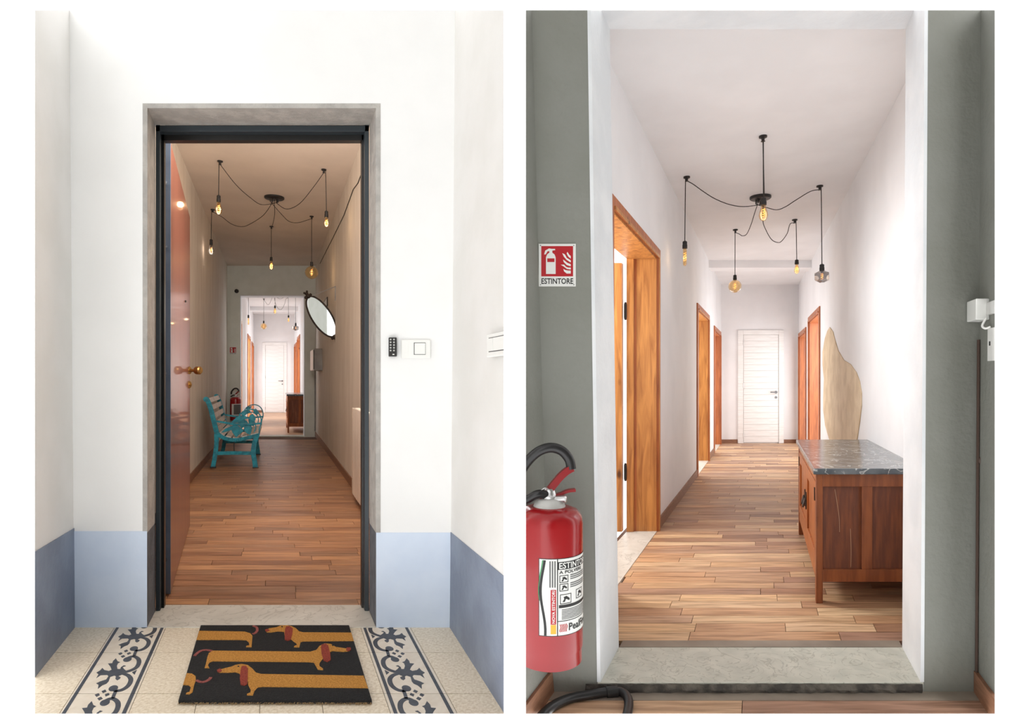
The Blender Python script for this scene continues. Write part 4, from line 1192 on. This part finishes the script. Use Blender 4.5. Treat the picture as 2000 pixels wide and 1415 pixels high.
# ------------------------------------------------------------------ oval mirror on its bracket
MV = 7.55
Tm = lambda px, py, dv: PL(*LR.uvw(px, py, MV + dv))
mc = Tm(628, 619, 0)
to_eye = (Vector((0, 0, EYE * S)) - mc).normalized()
to_door = (PL(-.15, 2.7, 1.45) - mc).normalized()
mn = (to_eye + to_door).normalized()
def on_mirror(px, py):
    d = Vector(((px - 1000) / F, 1, (HZ - py) / F))
    e = Vector((0, 0, EYE * S))
    return e + d * ((mc - e).dot(mn) / d.dot(mn))
Ax = on_mirror(652, 656) - mc
Bx = on_mirror(643.5, 609.5) - mc
mr = thing('oval_mirror', Tm(648, 655, 0), 'tilted oval wall mirror in a dark ornate frame above the grey box', 'mirror')
el = [(math.cos(2 * math.pi * i / 48), math.sin(2 * math.pi * i / 48)) for i in range(48)]
obj('mirror_glass', MB().prism([mc + Ax * a + Bx * b for a, b in el], [mc + Ax * a + Bx * b - mn * .006 for a, b in el]), 'mirror', mr)
obj('backboard', MB().prism([mc + (Ax * a + Bx * b) * 1.02 - mn * .007 for a, b in el], [mc + (Ax * a + Bx * b) * 1.02 - mn * .022 for a, b in el]), 'iron_dark', mr)
rim = [mc + (Ax * a + Bx * b) * 1.03 for a, b in el]
obj('frame_rim', MB().tube(rim + rim[:2], .013, 8), 'iron_dark', mr, True)
for sgn, nm in ((-1, 'crest_ornament'), (1, 'foot_ornament')):
    c = mc + Ax * sgn * 1.07
    mb = MB()
    for a, b, r_ in ((0, 0, .034), (.12, 0, .026), (0, .28, .022), (0, -.28, .022), (.2, .16, .016), (.2, -.16, .016)):
        ctr = c + Ax * sgn * a + Bx * b
        mb.lathe(ctr, [(.002, -r_)] + [(r_ * math.sin(math.pi * i / 8), -r_ * math.cos(math.pi * i / 8)) for i in range(1, 8)] + [(.002, r_)], 10)
    obj(nm, mb, 'iron_dark', mr, True)
wp = lambda px, py: PL(*(lambda v: (CU1 - .004, v, EYE + (HZ - py) / F * v))((CU1 - .004) * F / (px - LR.vp)))
top = mc - Ax * 1.02
obj('hanging_bracket', MB().tube([top, wp(655, 560)], .006, 6).tube([wp(655, 559), wp(655, 588)], .008, 6), 'grey_metal', mr)
pf = thing('picture_frame', wp(637, 598), 'tiny framed notice on the corridor wall behind the oval mirror', 'picture')
a0, a1 = wp(633.5, 580), wp(640.5, 580)
v0 = (CU1) * F / (640.5 - LR.vp); v1 = CU1 * F / (629 - LR.vp)
zt = EYE + (HZ - 580) / F * v0; zb = EYE + (HZ - 598) / F * v0
obj('frame', MB().box(PL, CU1 - .014, CU1, v0, v1, zb, zt), 'iron_dark', pf)
obj('print', MB().box(PL, CU1 - .016, CU1 - .013, v0 + .05, v1 - .05, zb + .015, zt - .015), 'label_white', pf)

# ------------------------------------------------------------------ grey box, sensor, cable, radiator
gb = thing('electrical_box', PL(.69, 10.0, 1.178), 'grey metal wall box below the oval mirror', 'box')
obj('case', MB().box(PL, .626, CU1, 9.62, 10.45, 1.178, 1.522), 'grey_metal', gb, bevel=.006)
obj('lid_edge', MB().box(PL, .614, .626, 9.66, 10.40, 1.19, 1.51), 'white_plastic', gb, bevel=.003)
obj('lid_gap', MB().box(PL, .620, .630, 9.612, 9.63, 1.20, 1.50), 'black', gb)
tag(obj('wall_cable', MB().tube([PL(CU1 - .012, CE - .012, q) for q in (1.3, .9, .5, .1)], .010, 6), 'grey_metal'), 'thin grey cable in the corridor corner under the wall box', 'cable')
u, v, w = LR.uvw(462.5, 569, CE)
tag(obj('wall_sensor', MB().lathe(PL(u, v, w), [(.042, 0), (.042, .02), (.03, .036), (.01, .042)], 18, (0, -1, 0)), 'black', smooth=True), 'small round black sensor above the far opening', 'sensor')
pts = [wp(px, py) for px, py in ((716, 313), (699, 358), (690, 370), (672, 420), (655, 455), (635, 495), (625, 515))]
tag(obj('wall_cable', MB().tube(pts, .005, 6), 'cable'), 'thin dark cable slanting along the top of the right corridor wall', 'cable')
rd = thing('radiator', PL(.70, 4.7, .06), 'ivory column radiator on the right corridor wall just inside the entrance', 'radiator')
nsec = 11
for i in range(nsec):
    v0 = 4.20 + i * .1
    sec = MB().box(PL, .672, .690, v0 + .004, v0 + .094, .06, .80).box(PL, .69, .735, v0 + .04, v0 + .058, .08, .80)
    obj('column', sec, 'radiator', rd, bevel=.006)
obj('rail', MB().box(PL, .695, .730, 4.20, 5.30, .77, .79).box(PL, .695, .730, 4.20, 5.30, .08, .11), 'radiator', rd, bevel=.004)
obj('wall_mount', MB().box(PL, .73, CU1, 4.45, 4.49, .55, .62).box(PL, .73, CU1, 5.05, 5.09, .55, .62), 'radiator', rd)

# ------------------------------------------------------------------ right place: white box, outlet, brown cable, black tube
def on_rwall(v0, v1, w0, w1, d0, d1):
    q = lambda w: .751 + (w - RZ) / (2.75 - RZ) * .017
    return MB().hexa([PR(q(w0) - d1, v0, w0), PR(q(w0) - d0, v0, w0), PR(q(w0) - d0, v1, w0), PR(q(w0) - d1, v1, w0),
                      PR(q(w1) - d1, v0, w1), PR(q(w1) - d0, v0, w1), PR(q(w1) - d0, v1, w1), PR(q(w1) - d1, v1, w1)])
wb = thing('junction_box', PR(.735, 2.05, 1.24), 'white square box on the right side wall above the brown cable', 'box')
obj('case', on_rwall(2.03, 2.12, 1.245, 1.315, .0, .045), 'white_plastic', wb, bevel=.003, cuts=CR)
obj('mount', on_rwall(1.90, 2.03, 1.26, 1.30, .0, .012), 'grey_plastic', wb, cuts=CR)
obj('lead', MB().tube(smoothline([PR(.748, 2.03, 1.25), PR(.735, 2.03, 1.225), PR(.742, 2.02, 1.215), PR(.755, 2.01, 1.22)], 5), .004, 6), 'white_plastic', wb, True, cuts=CR)
ot = thing('wall_socket', PR(.757, 2.0, 1.10), 'white socket plate at the picture edge beside the brown cable', 'socket')
obj('plate', on_rwall(1.90, 2.03, 1.108, 1.215, 0, .006), 'white_plastic', ot, cuts=CR)
obj('mark', on_rwall(2.005, 2.015, 1.158, 1.172, .006, .007), 'ink_black', ot, cuts=CR)
cp = [RR.uvw(px, py, RF - .012) for px, py in ((1928, 664), (1921, 672), (1918, 700), (1917, 760), (1914, 820), (1916, 890), (1914, 960), (1913, 1050), (1914, 1130), (1912, 1220), (1914, 1300), (1916, 1322))]
cp = [(min(u, .751 + (w - RZ) / (2.75 - RZ) * .017 - .006), v, w) for u, v, w in cp]
bc = thing('brown_cable', PR(*cp[-1]), 'brown painted cable running down the right corner to the skirting', 'cable')
obj('cord', MB().tube(smoothline([PR(*q) for q in cp], 4), .0052, 8), 'brown_cable', bc, True)
c = PR(*RR.uvw(1915, 900, RF - .014))
obj('clip', MB().lathe(c, [(.004, -.014), (.011, -.006), (.011, .006), (.004, .014)], 10), 'brown_cable', bc, True)
def ground(px, py, z):
    u, v = RR.floor(px, py, z)
    return PR(u, v, z)
tz = RZ + .016
tp = [ground(px, py, tz) for px, py in ((1050, 1408), (1075, 1383), (1110, 1366), (1150, 1358), (1190, 1352), (1212, 1352), (1225, 1362), (1228, 1380), (1222, 1408))]
tb = thing('rubber_hose', ground(1150, 1368, RZ), 'black rubber hose loop lying on the floor before the stone step', 'hose')
obj('tube', MB().tube(smoothline(tp, 6), .0175, 14), 'rubber', tb, True, cuts=[CR[3]])
obj('sleeve', MB().tube([ground(1184, 1353, tz), ground(1206, 1351.5, tz)], .0205, 14), 'black', tb, True)
